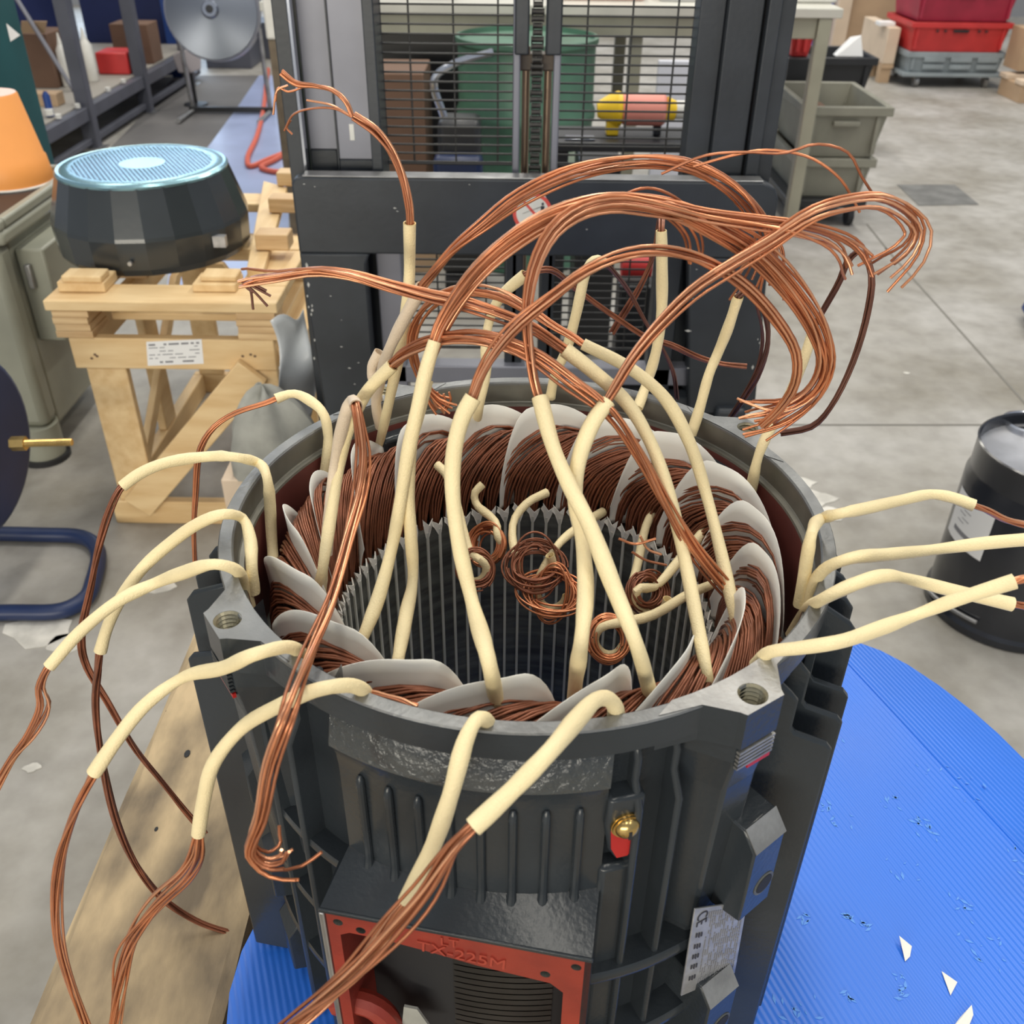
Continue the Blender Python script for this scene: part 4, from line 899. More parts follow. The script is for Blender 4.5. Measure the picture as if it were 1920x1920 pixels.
# ================================================================== FAN COVER ON ITS WOODEN STAND
sx0, sx1, sy0, sy1 = -.945, -.515, 1.28, 1.98
tr = thing('wooden_stand', 'pale pine crate stand with paper label and diagonal brace, under the dark fan cover', 'stand', ((sx0+sx1)/2, (sy0+sy1)/2, 0))
bx('top_rail', sx0, sx1, sy0, sy0+.025, .400, .470, WOODX, tr); bx('top_rail', sx0, sx1, sy1-.025, sy1, .400, .470, WOODX, tr)
bx('side_rail', sx0, sx0+.025, sy0+.026, sy1-.026, .405, .470, WOOD, tr); bx('side_rail', sx1-.03, sx1, sy0+.026, sy1-.026, .40, .470, WOOD, tr)
bx('bottom_rail', sx0, sx1, sy0-.002, sy0+.022, .0, .062, WOODX, tr); bx('bottom_rail', sx0, sx1, sy1-.025, sy1, .0, .06, WOODX, tr); bx('side_sill', sx1-.03, sx1, sy0+.026, sy1-.026, 0, .06, WOOD, tr); bx('side_sill', sx0, sx0+.03, sy0+.026, sy1-.026, 0, .06, WOOD, tr)
for (x0, x1, y0) in ((sx0+.02, sx0+.105, sy0+.004), (sx1-.09, sx1-.002, sy0+.004), (sx0+.02, sx0+.09, sy1-.03), (sx1-.09, sx1-.01, sy1-.03)):
    bx('leg', x0, x1, y0, y0+.022, .0625, .3995, PLY if False else WOOD, tr)
bx('leg', sx0+.005, sx0+.027, 1.62, 1.70, .0605, .4045, WOOD, tr); bx('leg', sx1-.027, sx1-.005, 1.62, 1.70, .0605, .3995, WOOD, tr)
a = np.array((sx0+.065, sy0-.020, .055)); b_ = np.array((sx1-.05, sy0-.020, .405)); d = b_-a; n_ = np.array((-d[2], 0, d[0])); n_ /= np.linalg.norm(n_)
MB().prism([a-n_*.035, b_-n_*.035, b_+n_*.035, a+n_*.035], (0, .02, 0)).build('diagonal_brace', WOODX, tr, bevel=.002)
a = np.array((sx0+.10, sy1-.05, .055)); b_ = np.array((sx1-.12, sy1-.05, .405)); d = a-b_
MB().prism([(-.80, sy1-.045, .40), (-.86, sy1-.045, .40), (-.66, sy1-.045, .06), (-.60, sy1-.045, .06)], (0, .018, 0)).build('diagonal_brace', WOODX, tr, bevel=.002)
MB().prism([(sx0+.03, 1.34, .06), (sx0+.03, 1.40, .06), (sx0+.03, 1.90, .40), (sx0+.03, 1.84, .40)], (.018, 0, 0)).build('diagonal_brace', WOOD, tr, bevel=.002)
lb = [PY(x, y, sy0-.0006) for x, y in [(274, 641), (378, 636), (382, 682), (277, 686)]]
lab = MB().prism(lb, (0, .0005, 0)).build('paper_label', WHITEP, tr, smooth=0); lab['label'] = 'white printed paper label stapled to the front rail'
lt = MB(); q = random.Random(9)
for r_ in range(6):
    u = .04
    while u < .9:
        L = q.uniform(.05, .2)
        if q.random() < .7:
            f = lambda u_, v_: lb[0]*(1-u_)*(1-v_)+lb[1]*u_*(1-v_)+lb[2]*u_*v_+lb[3]*(1-u_)*v_+np.array((0, -.0003, 0))
            h = .075 if r_ in (0, 5) else .035
            lt.prism([f(u, .1+r_*.145), f(min(.95, u+L), .1+r_*.145), f(min(.95, u+L), .1+r_*.145+h), f(u, .1+r_*.145+h)], (0, .0001, 0))
        u += L+.04
stuff(lt.build('printed_lines', INKG, lab, smooth=0))
for (px, py) in [(178, 665), (172, 672), (182, 668), (455, 668), (470, 665), (478, 668), (480, 700), (472, 706)]:
    p = PY(px, py, sy0-.0004); MB().prism([p+np.array((.0035*math.cos(t), 0, .003*math.sin(t))) for t in np.linspace(0, 6.28, 7)[:-1]], (0, .0003, 0)).build('stain', CARDD, tr, smooth=0)
# clear film hanging off its right rear corner
fm = MB(); fm.grid(lambda u, v: (-.505+.065*u+.008*math.sin(6*v+4*u), 1.24+.05*u+.012*math.sin(9*v), .53-.29*v*(1-.3*u)+.01*math.sin(7*u)), 14, 14)
tag(fm.build('plastic_film', FILM, None, smooth=80, thick=.0006), 'clear plastic film draped down the right side of the wooden stand', 'plastic film')
rg = MB(); c_ = np.array((-.492, 1.07, 0))
def ragf(u, v):
    a = 2*math.pi*u; ph_ = math.pi*.5*v; k = 1+.16*math.sin(3*a+1)+.1*math.sin(5*a+4*v)
    return (c_[0]+.085*k*math.cos(a)*math.cos(ph_), c_[1]+.07*k*math.sin(a)*math.cos(ph_), .30+.16*math.sin(ph_)*(1+.1*math.sin(4*a)))
rg.grid(ragf, 24, 8)
tag(rg.build('dust_sheet', RAG, None, smooth=80), 'crumpled grey plastic bag behind the motor, in front of the stand', 'plastic bag')
bgb = bx('carton', -.58, -.412, 1.0, 1.14, 0, .30, CARDL, None); tag(bgb, 'low pale carton under the crumpled grey plastic bag, mostly hidden', 'carton')

# pallet on the stand
px0, px1, py0, py1 = -.975, -.497, 1.275, 2.06
pl2 = thing('pallet', 'small pale pine pallet with stacked plywood feet on the crate stand', 'pallet', ((px0+px1)/2, (py0+py1)/2, .4705))
for (x0, x1) in ((px0+.008, px0+.085), (px1-.09, px1-.008)):
    for (y0, y1) in ((py0+.004, py0+.09), ((py0+py1)/2-.04, (py0+py1)/2+.04), (py1-.09, py1-.004)):
        for k in range(4): bx('plywood_block', x0+(k % 2)*.002, x1-(k % 3)*.002, y0, y1, .4706+k*.0150, .4706+k*.0150+.0145, PLY, pl2, .001)
for (y0, y1) in ((py0, py0+.10), ((py0+py1)/2-.06, (py0+py1)/2+.04), (py1-.10, py1)): bx('deck_board', px0, px1, y0, y1, .5310, .5535, WOODX, pl2)
bx('side_board', px1-.10, px1, py0+.101, 1.60, .5315, .5535, WOOD, pl2); bx('side_board', px0, px0+.09, py0+.101, 1.60, .5315, .5535, WOOD, pl2)
bx('bottom_board', px0+.09, px1-.092, py0+.1, py0+.12, .4708, .487, WOODX, pl2)
def blk(name, px, py, w, d_, h, z, m=WOOD):
    p = PZ(px, py, z); return bx(name, p[0], p[0]+w, p[1], p[1]+d_, z, z+h, m, pl2)
blk('deck_block', 110, 548, .098, .075, .022, .5540); blk('deck_block', 116, 530, .082, .05, .014, .5765); blk('deck_block', 362, 548, .090, .07, .018, .5540); blk('deck_block', 376, 528, .075, .05, .012, .5725)
P = [PZ(x, y, .575) for x, y in [(462, 503), (494, 505), (538, 350), (494, 338)]]
MB().prism([p-np.array((0, 0, .021)) for p in P], (0, 0, .020)).build('loose_plank', WOOD, pl2, bevel=.002)
for (x, y) in [(505, 400), (480, 470), (520, 350)]:
    p = PZ(x, y, .576); bx('deck_block', p[0], p[0]+.075, p[1], p[1]+.055, .5765, .612, PLY, pl2)
bx('side_runner', -.535, -.47, 1.30, 2.02, .4, .44, WOOD, tr)

# fan cover
FX = -.842
fc = thing('fan_cover', 'dark glossy conical motor fan cover with a perforated round grille on top', 'fan cover', (FX, 1.612, .555))
NF = 22
def ringp(r, z, n=NF, ph_=.1): return [(FX+r*math.cos(2*math.pi*i/n+ph_), 1.612+r*math.sin(2*math.pi*i/n+ph_), z) for i in range(n)]
g = MB()
rows = [ringp(.199, .5555), ringp(.212, .572), ringp(.2155, .632), ringp(.214, .640), ringp(.184, .735), ringp(.181, .738)]
for i in range(len(rows)-1):
    o = len(g.v); g.v += rows[i]+rows[i+1]; g.f += [(o+j, o+(j+1) % NF, o+NF+(j+1) % NF, o+NF+j) for j in range(NF)]; g.mi += [0]*NF
g.build('cowl', COVER, fc, smooth=8)
tp = MB(); tp.lathe([(.184, .733), (.1845, .738), (.180, .7425), (.174, .7412), (.171, .7428), (.150, .7432)], 64, (FX, 1.612)); tp.build('grille_rim', COVT, fc)
tp = MB(); tp.lathe([(.050, .7436), (.0001, .7440)], 40, (FX, 1.612)); tp.build('grille_centre', COVT, fc)
hb = MB(); a_ = .0102; rin = .0
for iy in range(-18, 19):
    for ix in range(-16, 17):
        x = ix*a_+(a_/2 if iy % 2 else 0); y = iy*a_*.866; r = math.hypot(x, y)
        if .047 < r < .1525:
            o = len(hb.v); cx, cy = FX+x, 1.612+y
            for R_ in (a_*.578, a_*.43):
                hb.v += [(cx+R_*math.cos(rad(60*k+30)), cy+R_*math.sin(rad(60*k+30)), .7434) for k in range(6)]
            hb.f += [(o+k, o+(k+1) % 6, o+6+(k+1) % 6, o+6+k) for k in range(6)]; hb.mi += [0]*6
stuff(hb.build('perforated_grille', COVT, fc, smooth=0, fix=False))
MB().lathe([(.152, .7340), (.0001, .7340)], 40, (FX, 1.612)).build('fan_space', NAVYD, fc)
p = PL  # noqa
pp = [PY(x, y, 1.50) for x, y in [(429, 418), (458, 408), (460, 436), (432, 448)]]
bx('rating_label', -.672, -.645, 1.482, 1.499, .598, .622, PLATE, fc, 0)
MB().tube([(-.826, 1.395, .592), (-.826, 1.387, .592)], .0045, 12).build('cover_screw', STEEL, fc)

# ================================================================== LEFT: machine with orange cone, teal column, blue frame
mc = thing('machine_cabinet', 'grey-green machine cabinet with raised tray edge and a hinged side box, left of the stand', 'machine', (-1.5, 1.8, 0))
bx('cabinet_body', -1.95, -1.20, 1.62, 2.02, .07, .565, MGREY, mc, .012); bx('tray', -1.98, -1.172, 1.56, 2.06, .566, .600, MGREY, mc, .010)
for (x0, x1, y0, y1) in ((-1.98, -1.172, 1.56, 1.585), (-1.98, -1.172, 2.035, 2.06), (-1.197, -1.172, 1.586, 2.034)): bx('tray_lip', x0, x1, y0, y1, .6005, .624, MGREY, mc, .006)
bx('tray_floor', -1.95, -1.20, 1.59, 2.03, .6002, .604, BLK, mc, 0)
bx('side_box', -1.199, -1.13, 1.64, 1.86, .30, .535, MGREY, mc, .006); bx('hinge', -1.18, -1.165, 1.626, 1.6395, .44, .50, STEEL, mc)
bx('corner_post', -1.30, -1.19, 1.55, 1.619, .1, .565, MGREY, mc, .02); MB().cyl((-1.235, 1.58, .0), (-1.235, 1.58, .10), .052, n=24).build('foot', MGREY, mc); MB().cyl((-1.235, 1.58, 0), (-1.235, 1.58, .014), .062, n=24).build('foot_ring', BLK, mc)
bx('foot', -1.9, -1.8, 1.75, 1.85, 0, .0695, MGREY, mc)
OX, OY = PZ(20, 340, .605)[:2]
oc = thing('orange_cone', 'orange plastic cone with a pale flat top standing on the machine tray', 'cone', (OX, OY, .6045))
MB().lathe([(.104, .606), (.107, .612), (.1, .665), (.096, .670), (.070, .815), (.067, .819)], 48, (OX, OY)).build('shell', ORANGE, oc); MB().lathe([(.067, .8192), (.0001, .8202)], 48, (OX, OY)).build('top_disc', PALEP, oc); MB().lathe([(.112, .605), (.112, .608), (.104, .610)], 48, (OX, OY)).build('base_ring', WHITE, oc)
tag(bx('strip', OX-.06, OX+.035, OY-.165, OY-.152, .6045, .612, WHITE, None, .001), 'short white plastic strip on the machine tray below the orange cone', 'strip')
tc_ = thing('machine_column', 'dark teal painted machine column at the left edge behind the orange cone', 'machine', (-1.7, 2.5, 0))
bx('column', -2.1, -1.565, 2.45, 2.75, 0, 1.25, TEAL, tc_, .01); bx('control_box', -1.85, -1.60, 2.36, 2.449, .74, 1.0, BLKG, tc_, .006)
MB().prism([PY(x, y, 2.448) for x, y in [(12, 44), (38, 66), (20, 78)]], (0, -.001, 0)).build('paper_note', WHITEP, tc_, smooth=0)
tag(MB().lathe([(.10, .0), (.11, .05), (.11, .56), (.09, .58)], 24, (-1.72, 2.24)).build('bin', BLK, None), 'black round bin behind the grey machine, almost hidden', 'bin')
nf = thing('blue_frame_machine', 'navy round guard on a bent tube base with brass rod, at the left edge', 'machine', (-1.15, 1.05, 0))
MB().tube([(-1.20, 1.02, .36), (-1.045, 1.00, .36)], [.19, .19], 48).build('round_guard', NAVY, nf, bevel=.012)
MB().tube([(-1.16, 1.02, .36), (-1.175, 1.02, .36)], [.11, .10], 32).build('hub', NAVY, nf, bevel=.004)
rp = [PY(x, y, 1.0) for x, y in [(20, 832), (135, 829)]]
rd = MB(); nn = 60
rd.tube([rp[0]+(rp[1]-rp[0])*i/nn for i in range(nn+1)], [.0075 if i % 2 else .0066 for i in range(nn+1)], 12); rd.build('threaded_rod', BRASS, nf)
MB().tube([rp[0]+(rp[1]-rp[0])*.02, rp[0]+(rp[1]-rp[0])*.25], .014, 6).build('nut', BRASS, nf, smooth=0)
tb = [(-1.45, 1.20, .02), (-1.10, 1.20, .02), (-.985, 1.19, .02), (-.935, 1.14, .02), (-.905, 1.03, .02), (-.90, .975, .02), (-.93, .935, .02), (-1.05, .925, .02), (-1.45, .90, .02)]
MB().tube(spline(tb, 50), .017, 14).build('tube_base', NAVY, nf)
MB().tube([(-1.25, 1.20, .02), (-1.25, 1.10, .20)], .015, 12).build('upright', NAVY, nf); MB().tube([(-1.25, .91, .02), (-1.25, .98, .20)], .015, 12).build('upright', NAVY, nf)

# ================================================================== RIGHT: black pail, blue foot
pc = (1.041, 1.015)
pa = thing('steel_pail', 'black steel pail with a recessed lid, ring opening and white label on the right', 'pail', (pc[0], pc[1], 0))
MB().lathe([(.150, 0), (.160, .004), (.160, .018), (.154, .026), (.1535, .305), (.148, .322), (.1485, .327), (.1485, .376), (.1505, .383), (.147, .385), (.144, .381), (.1435, .357)], 64, pc).build('shell', BLKG, pa)
MB().lathe([(.1435, .360), (.128, .357), (.05, .356), (.0001, .356)], 48, pc).build('lid', LIDM, pa)
sp_ = tuple(PZ(1928, 794, .362)[:2])
MB().lathe([(.050, .356), (.050, .366), (.044, .368), (.039, .366), (.039, .358)], 32, sp_).build('opening_ring', CHROME, pa); MB().lathe([(.039, .3585), (.0001, .3585)], 24, sp_).build('opening', DARK, pa)
a0, a1 = rad(-192), rad(-148)
zt_, zb_ = .280, .175
lbp = MB(); lbp.grid(lambda u, v: (pc[0]+.1547*math.cos(a0+(a1-a0)*u), pc[1]+.1547*math.sin(a0+(a1-a0)*u), zb_+(zt_-zb_)*v), 10, 1); lbl = lbp.build('paper_label', WHITEP, pa)
sm = MB(); sm.grid(lambda u, v: (pc[0]+.1551*math.cos(a0+(a1-a0)*(.22+.5*u)), pc[1]+.1551*math.sin(a0+(a1-a0)*(.22+.5*u)), .196+.010*v), 6, 1)
for k in range(5): sm.grid(lambda u, v, k=k: (pc[0]+.1551*math.cos(a0+(a1-a0)*(.25+.12*(k % 2)+.2*u)), pc[1]+.1551*math.sin(a0+(a1-a0)*(.25+.12*(k % 2)+.2*u)), .222+.009*k+.0015*v), 4, 1)
stuff(sm.build('label_print', INKG, lbl))
hd = MB().tube([(pc[0]+.162*math.cos(t), pc[1]+.162*math.sin(t), .03+.016*math.sin(t*2)) for t in np.linspace(rad(165), rad(225), 14)], .004, 8); hd.build('wire_handle', STEEL, pa)
bf = thing('blue_machine', 'dark blue machine foot at the right edge above the black pail', 'machine', (1.80, 2.45, 0))
MB().hexa([(1.70, 2.36, .03), (2.1, 2.30, .03), (2.1, 2.62, .03), (1.76, 2.62, .03)], [(1.725, 2.40, .14), (2.1, 2.34, .16), (2.1, 2.60, .16), (1.78, 2.60, .15)]).build('housing', BLUEP, bf, bevel=.01); bx('base_plate', 1.80, 2.1, 2.33, 2.62, 0, .0295, BLK, bf)

# ================================================================== BEHIND THE MAST
td = thing('work_table', 'long beige topped work table on grey legs behind the stacker', 'table', (.3, 4.1, 0))
LX = PY(1500, 250, 3.54)[0]
bx('table_top', -1.0, LX+.085, 3.53, 4.3, .825, .858, TBLT, td); bx('apron', -.98, LX-.002, 3.55, 3.57, .75, .8245, TBL, td)
for (x, y) in ((LX, 3.535), (.43, 3.58), (-.96, 3.58), (LX, 4.22), (.43, 4.22), (-.96, 4.22)): bx('leg', x, x+.05, y, y+.05, 0, .8245, TBL, td)

for i, (x, w, h, m, lab) in enumerate([(.15, .34, .10, PALEP, 'pale pink folded cloth on the work table behind the mesh'), (.55, .25, .06, WHITEP, 'stack of white paper on the work table behind the mesh'), (.95, .3, .05, WHITE, 'white tray on the right end of the work table'), (-.6, .35, .08, NAVY, 'navy box on the left of the work table behind the mesh')]):
    tag(bx(['cloth', 'paper_stack', 'tray', 'box'][i], x, x+w, 3.7, 4.1, .859, .859+h, m, None, .008), lab, ['cloth', 'paper', 'tray', 'box'][i])
tag(bx('dark_backdrop', -.95, -.02, 3.75, 4.15, 0, .80, BLK, None, .005), 'added dark backdrop under the work table, behind the left mesh panel', 'backdrop')  # plain dark box added as backdrop to darken the view through the mesh
gd = thing('steel_drum', 'green steel drum with rolling hoops behind the stacker mast', 'drum', (.022, 3.22, 0))
pr = [(.246, 0), (.258, .005), (.254, .02)]
for zz in (.26, .54): pr += [(.249, zz-.03), (.258, zz-.012), (.258, zz+.012), (.249, zz+.03)]
pr += [(.249, .768), (.258, .778), (.258, .795), (.246, .797), (.244, .78), (.0001, .78)]
MB().lathe(pr, 48, (.022, 3.22)).build('shell', GREEN, gd)
MB().lathe([(.2592, .30), (.2594, .302), (.2594, .44), (.2592, .442)], 12, (.022, 3.22), rad(-70), rad(-25)).build('paper_label', mat('faded_label', (.35, .42, .33), .6), gd)
tag(bx('carton', -.58, -.335, 3.0, 3.3, 0.30, .70, CARDD, None, .004), 'tall dark brown carton behind the left mesh panel', 'carton')
tag(bx('carton', -.58, -.30, 2.98, 3.35, 0, .298, CARD, None, .004), 'brown cardboard carton behind the left mesh panel, under a darker one', 'carton')
hp = thing('hand_pallet_truck', 'dark pump truck with a bent chrome handle behind the left mesh panel', 'trolley', (-.15, 2.9, 0))
MB().tube(spline([(-.25, 2.78, .60), (-.28, 2.78, .72), (-.22, 2.78, .765), (-.09, 2.80, .80)], 20), .013, 10).build('handle', CHROME, hp); bx('pump_body', -.27, -.13, 2.70, 2.85, .10, .61, BLK, hp, .02); MB().cyl((-.26, 2.78, .05), (-.14, 2.78, .05), .05).build('wheel', BLK, hp)
bx('blue_cover', -.28, -.12, 2.60, 2.695, .32, .52, NAVY, hp, .02)
pm = thing('power_tool', 'pink cylindrical motor with yellow end caps on a black stand behind the right mesh panel', 'power tool', (.33, 2.2, .70))
MB().tube([(.275, 2.2, .752), (.285, 2.2, .752), (.385, 2.2, .752), (.392, 2.2, .752)], [.036, .042, .042, .036], 28).build('barrel', PINK, pm)
MB().tube([(.274, 2.2, .752), (.262, 2.2, .752), (.235, 2.2, .752), (.208, 2.2, .750)], [.042, .046, .034, .020], 24).build('front_cap', YEL, pm)
MB().tube([(.393, 2.2, .752), (.42, 2.2, .748)], [.034, .026], 24).build('rear_cap', YEL, pm); MB().tube([(.421, 2.2, .752), (.47, 2.2, .752)], [.024, .024], 20).build('rear_sleeve', WHITE, pm)
bx('foot', .235, .268, 2.18, 2.22, .687, .722, YEL, pm); bx('foot', .365, .385, 2.185, 2.215, .687, .712, BLK, pm)
bs = thing('bench_stand', 'low black steel stand carrying the pink power tool', 'stand', (.28, 2.2, 0))
bx('top_plate', .09, .52, 2.10, 2.30, .662, .686, BLK, bs); 
for (x, y) in ((.10, 2.11), (.48, 2.11), (.10, 2.26), (.48, 2.26)): bx('leg', x, x+.03, y, y+.03, 0, .6615, BLK, bs)
tag(bx('metal_plate', .12, .20, 2.12, 2.16, .687, .692, CHROME, None, .001), 'small bright steel plate on the black stand', 'plate')
tag(bx('notice_board', .50, .83, 3.2, 3.23, .0, .72, mat('white_panel', (.62, .63, .70), .5), None, .003), 'white panel leaning behind the right mesh panel', 'panel')
tag(bx('red_cabinet', .84, .92, 3.2, 3.5, 0, .83, REDPL2, None, .005), 'narrow crimson cabinet side behind the right mesh panel', 'cabinet')
tag(bx('upright_box', .17, .29, 2.25, 2.5, 0, .60, BLK, None, .006), 'black upright box behind the lower right mesh panel', 'box')
MBR = MB().tube([(.24, 1.62, .52), (.31, 1.62, .52)], .026, 20).build('red_bottle', REDPL, None); tag(MBR, 'small shiny red bottle lying behind the lower right mesh', 'bottle')
tag(bx('tool_box', .235, .32, 1.58, 1.66, 0, .485, BLK, None, .006), 'black box under the small red bottle', 'box')

# ================================================================== CRATES AND BOXES, UPPER RIGHT
def crate(name, label, x0, x1, y0, y1, z0, z1, m, rot=0, wall=.012, grip=True, group=None):
    c = thing(name, label, 'crate', ((x0+x1)/2, (y0+y1)/2, z0), group)
    g = MB(); tp_ = .03*(z1-z0)/.2
    O0 = [(x0+tp_, y0+tp_), (x1-tp_, y0+tp_), (x1-tp_, y1-tp_), (x0+tp_, y1-tp_)]; O1 = [(x0, y0), (x1, y0), (x1, y1), (x0, y1)]
    I0 = [(x0+tp_+wall, y0+tp_+wall), (x1-tp_-wall, y0+tp_+wall), (x1-tp_-wall, y1-tp_-wall), (x0+tp_+wall, y1-tp_-wall)]; I1 = [(x0+wall, y0+wall), (x1-wall, y0+wall), (x1-wall, y1-wall), (x0+wall, y1-wall)]
    V = [(*p, z0) for p in O0]+[(*p, z1) for p in O1]+[(*p, z1) for p in I1]+[(*p, z0+.012) for p in I0]
    F = [(3, 2, 1, 0)]+[(i, (i+1) % 4, 4+(i+1) % 4, 4+i) for i in range(4)]+[(4+i, 4+(i+1) % 4, 8+(i+1) % 4, 8+i) for i in range(4)]+[(8+i, 8+(i+1) % 4, 12+(i+1) % 4, 12+i) for i in range(4)]+[(12, 13, 14, 15)]
    g.add(V, F); g.build('body', m, c, bevel=.003)
    lip = MB()
    for (a0_, a1_, b0, b1) in ((x0-.012, x1+.012, y0-.012, y0-.0005), (x0-.012, x1+.012, y1+.0005, y1+.012), (x0-.012, x0-.0005, y0, y1), (x1+.0005, x1+.012, y0, y1)): lip.box(a0_, a1_, b0, b1, z1-.035, z1)
    lip.build('rim', m, c, bevel=.003)
    for xx in (x0+.03, x1-.05): bx('corner_rib', xx, xx+.018, y0-.004, y0+.012, z0+.02, z1-.036, m, c, .002)
    if grip: bx('handle_grip', (x0+x1)/2-.055, (x0+x1)/2+.055, y0-.016, y0+.01, z1-.075, z1-.055, m, c, .004)
    return c
crate('plastic_crate', 'grey-green open plastic crate on top of the stack beside the table leg', 1.18, 1.525, 3.62, 4.17, .285, .492, GREYCR, group='grey crates beside the table')
crate('plastic_crate', 'grey-green plastic crate under the open one beside the table leg', 1.185, 1.505, 3.635, 4.16, .118, .284, GREYCR, grip=False, group='grey crates beside the table')
ch = MB().box(1.25, 1.37, 3.9, 4.1, .30, .42); tag(ch.build('carton', CARDD, None), 'brown carton lying inside the open grey crate', 'carton')
dl = thing('crate_dolly', 'low dark dolly on castors under the grey crate stack', 'trolley', (1.33, 3.87, 0))
bx('platform', 1.16, 1.50, 3.6, 4.14, .085, .1175, BLK, dl)
for (x, y) in ((1.21, 3.65), (1.45, 3.65), (1.21, 4.08), (1.45, 4.08)): MB().cyl((x-.012, y, .042), (x+.012, y, .042), .042).build('castor', BLK, dl)
crate('plastic_crate', 'black plastic crate behind the grey crate stack', 1.42, 1.86, 4.90, 5.3, .30, .485, BLK, grip=False)
crate('plastic_crate', 'black plastic crate underneath another black crate, behind the grey stack', 1.43, 1.84, 4.92, 5.28, 0.0, .298, BLK, grip=False)
tag(MB().hexa([(1.66, 4.94, .486), (1.80, 4.94, .486), (1.80, 5.0, .486), (1.66, 5.0, .486)], [(1.73, 4.99, .57), (1.78, 4.97, .58), (1.785, 4.99, .58), (1.735, 5.0, .57)]).build('paper_sheet', WHITEP, None), 'bent white paper sheet standing on the black crate', 'paper')
rc = crate('plastic_crate', 'small bright red plastic bin beside the right mast rail', 1.27, 1.385, 4.40, 4.6, .56, .69, REDPL, grip=False)
tag(bx('side_bench', 1.27, 1.40, 4.38, 4.66, 0, .558, BLK, None, .004), 'black plinth under the small red bin', 'plinth')
xa, xb, xc, xd = (float(PY(x, 50, 8.1)[0]) for x in (1588, 1697, 1562, 1545))
tag(bx('carton', xa, xb, 8.1, 8.6, 0, .72, CARD, None, .004), 'large upright brown cardboard box, upper right', 'carton')
tag(bx('carton', xc, xa-.005, 8.05, 8.5, 0, .66, CARDL, None, .004), 'flat pale carton leaning beside the large brown box', 'carton')
tag(bx('blue_bin', xd, xc-.006, 8.15, 8.4, 0.0, .70, mat('cobalt_plastic', (.01, .03, .42), .5), None, .01), 'cobalt blue plastic panel beside the large cartons', 'bin')
A_, B_ = PZ(1626, 94, .13), PZ(1672, 120, .13); D_ = B_-A_; N_ = np.array((-D_[1], D_[0], 0)); N_ = N_/np.linalg.norm(N_)*.085*(1 if N_[0] > 0 else -1)
q4_ = [p_+np.array((-.07, 0, 0)) for p_ in (A_, B_, B_+N_, A_+N_)]; A_ = q4_[0]
tag(MB().hexa(q4_, [p_+np.array((0, 0, .235)) for p_ in q4_]).build('carton', CARDL, None, bevel=.004), 'pale cardboard box standing on the pallet left of the red crates', 'carton')
p5 = thing('pallet', 'small wooden pallet under the pale box left of the red crates', 'pallet', (float(A_[0]), float(A_[1]), 0))
MB().hexa([p_+np.array((0, 0, -.03)) for p_ in q4_], [p_+np.array((0, 0, -.001)) for p_ in q4_]).build('deck_board', CARD, p5)
for t_ in (.04, .45, .86):
    o_ = A_+D_*t_; s_ = D_*.12; MB().hexa([np.array((p_[0], p_[1], 0)) for p_ in (o_, o_+s_, o_+s_+N_*.9, o_+N_*.9)], [np.array((p_[0], p_[1], .0995)) for p_ in (o_, o_+s_, o_+s_+N_*.9, o_+N_*.9)]).build('block', CARD, p5)
pt_ = q4_[1]*.4+q4_[2]*.4+q4_[3]*.2
tag(bx('paper_stack', pt_[0]-.10, pt_[0]+.01, pt_[1]-.05, pt_[1]+.06, .366, .392, WHITEP, None, .002), 'white sheets on top of the pale box by the red crates', 'paper')
for k, (z0, z1, m, lab) in enumerate([(.235, .425, REDPL, 'red plastic crate with handle slots, lower of the two red ones on the dolly'), (.427, .64, REDPL2, 'crimson plastic crate with handle slots, upper of the two red ones')]):
    c = crate('plastic_crate', lab, 2.74, 3.42, 6.86, 7.4, z0, z1, m, grip=False, group='red crates on the grey dolly')
    bx('handle_slot', 3.02, 3.13, 6.843, 6.853, z1-.062, z1-.044, DARK, c, .004)
    for x in (2.90, 2.955, 3.19, 3.24): bx('vent_slot', x, x+.02, 6.843, 6.853, z1-.060, z1-.046, DARK, c, .003)
gc = crate('plastic_crate', 'blue-grey ribbed plastic crate under the red crates', 2.76, 3.44, 6.88, 7.42, .10, .234, GREYCR2, grip=False)
for i in range(3):
    for j in range(2): bx('side_panel', 2.87+i*.19, 3.02+i*.19, 6.866, 6.872, .125+j*.045, .155+j*.045, WHITE if False else GREYCR2, gc, .004)
d2 = thing('crate_dolly', 'grey dolly on castors carrying the red crates', 'trolley', (3.1, 7.1, 0))
bx('platform', 2.74, 3.46, 6.86, 7.42, .075, .0995, GREYCR2, d2)
for (x, y) in ((2.86, 6.92), (3.36, 6.92), (2.86, 7.35), (3.36, 7.35)): MB().cyl((x-.015, y, .037), (x+.015, y, .037), .037).build('castor', STEEL, d2)
tag(bx('carton', 3.42, 3.9, 6.6, 6.84, .16, .42, CARD, None, .004), 'brown carton at the right edge beside the red crates', 'carton')
p6 = thing('pallet', 'wooden pallet under the brown carton at the right edge', 'pallet', (3.6, 6.6, 0))
for y in (6.35, 6.6): bx('deck_board', 3.36, 3.95, y, y+.12, .11, .14, CARDL, p6)
for x in (3.37, 3.7): bx('block', x, x+.1, 6.36, 6.70, 0, .1095, CARD, p6)

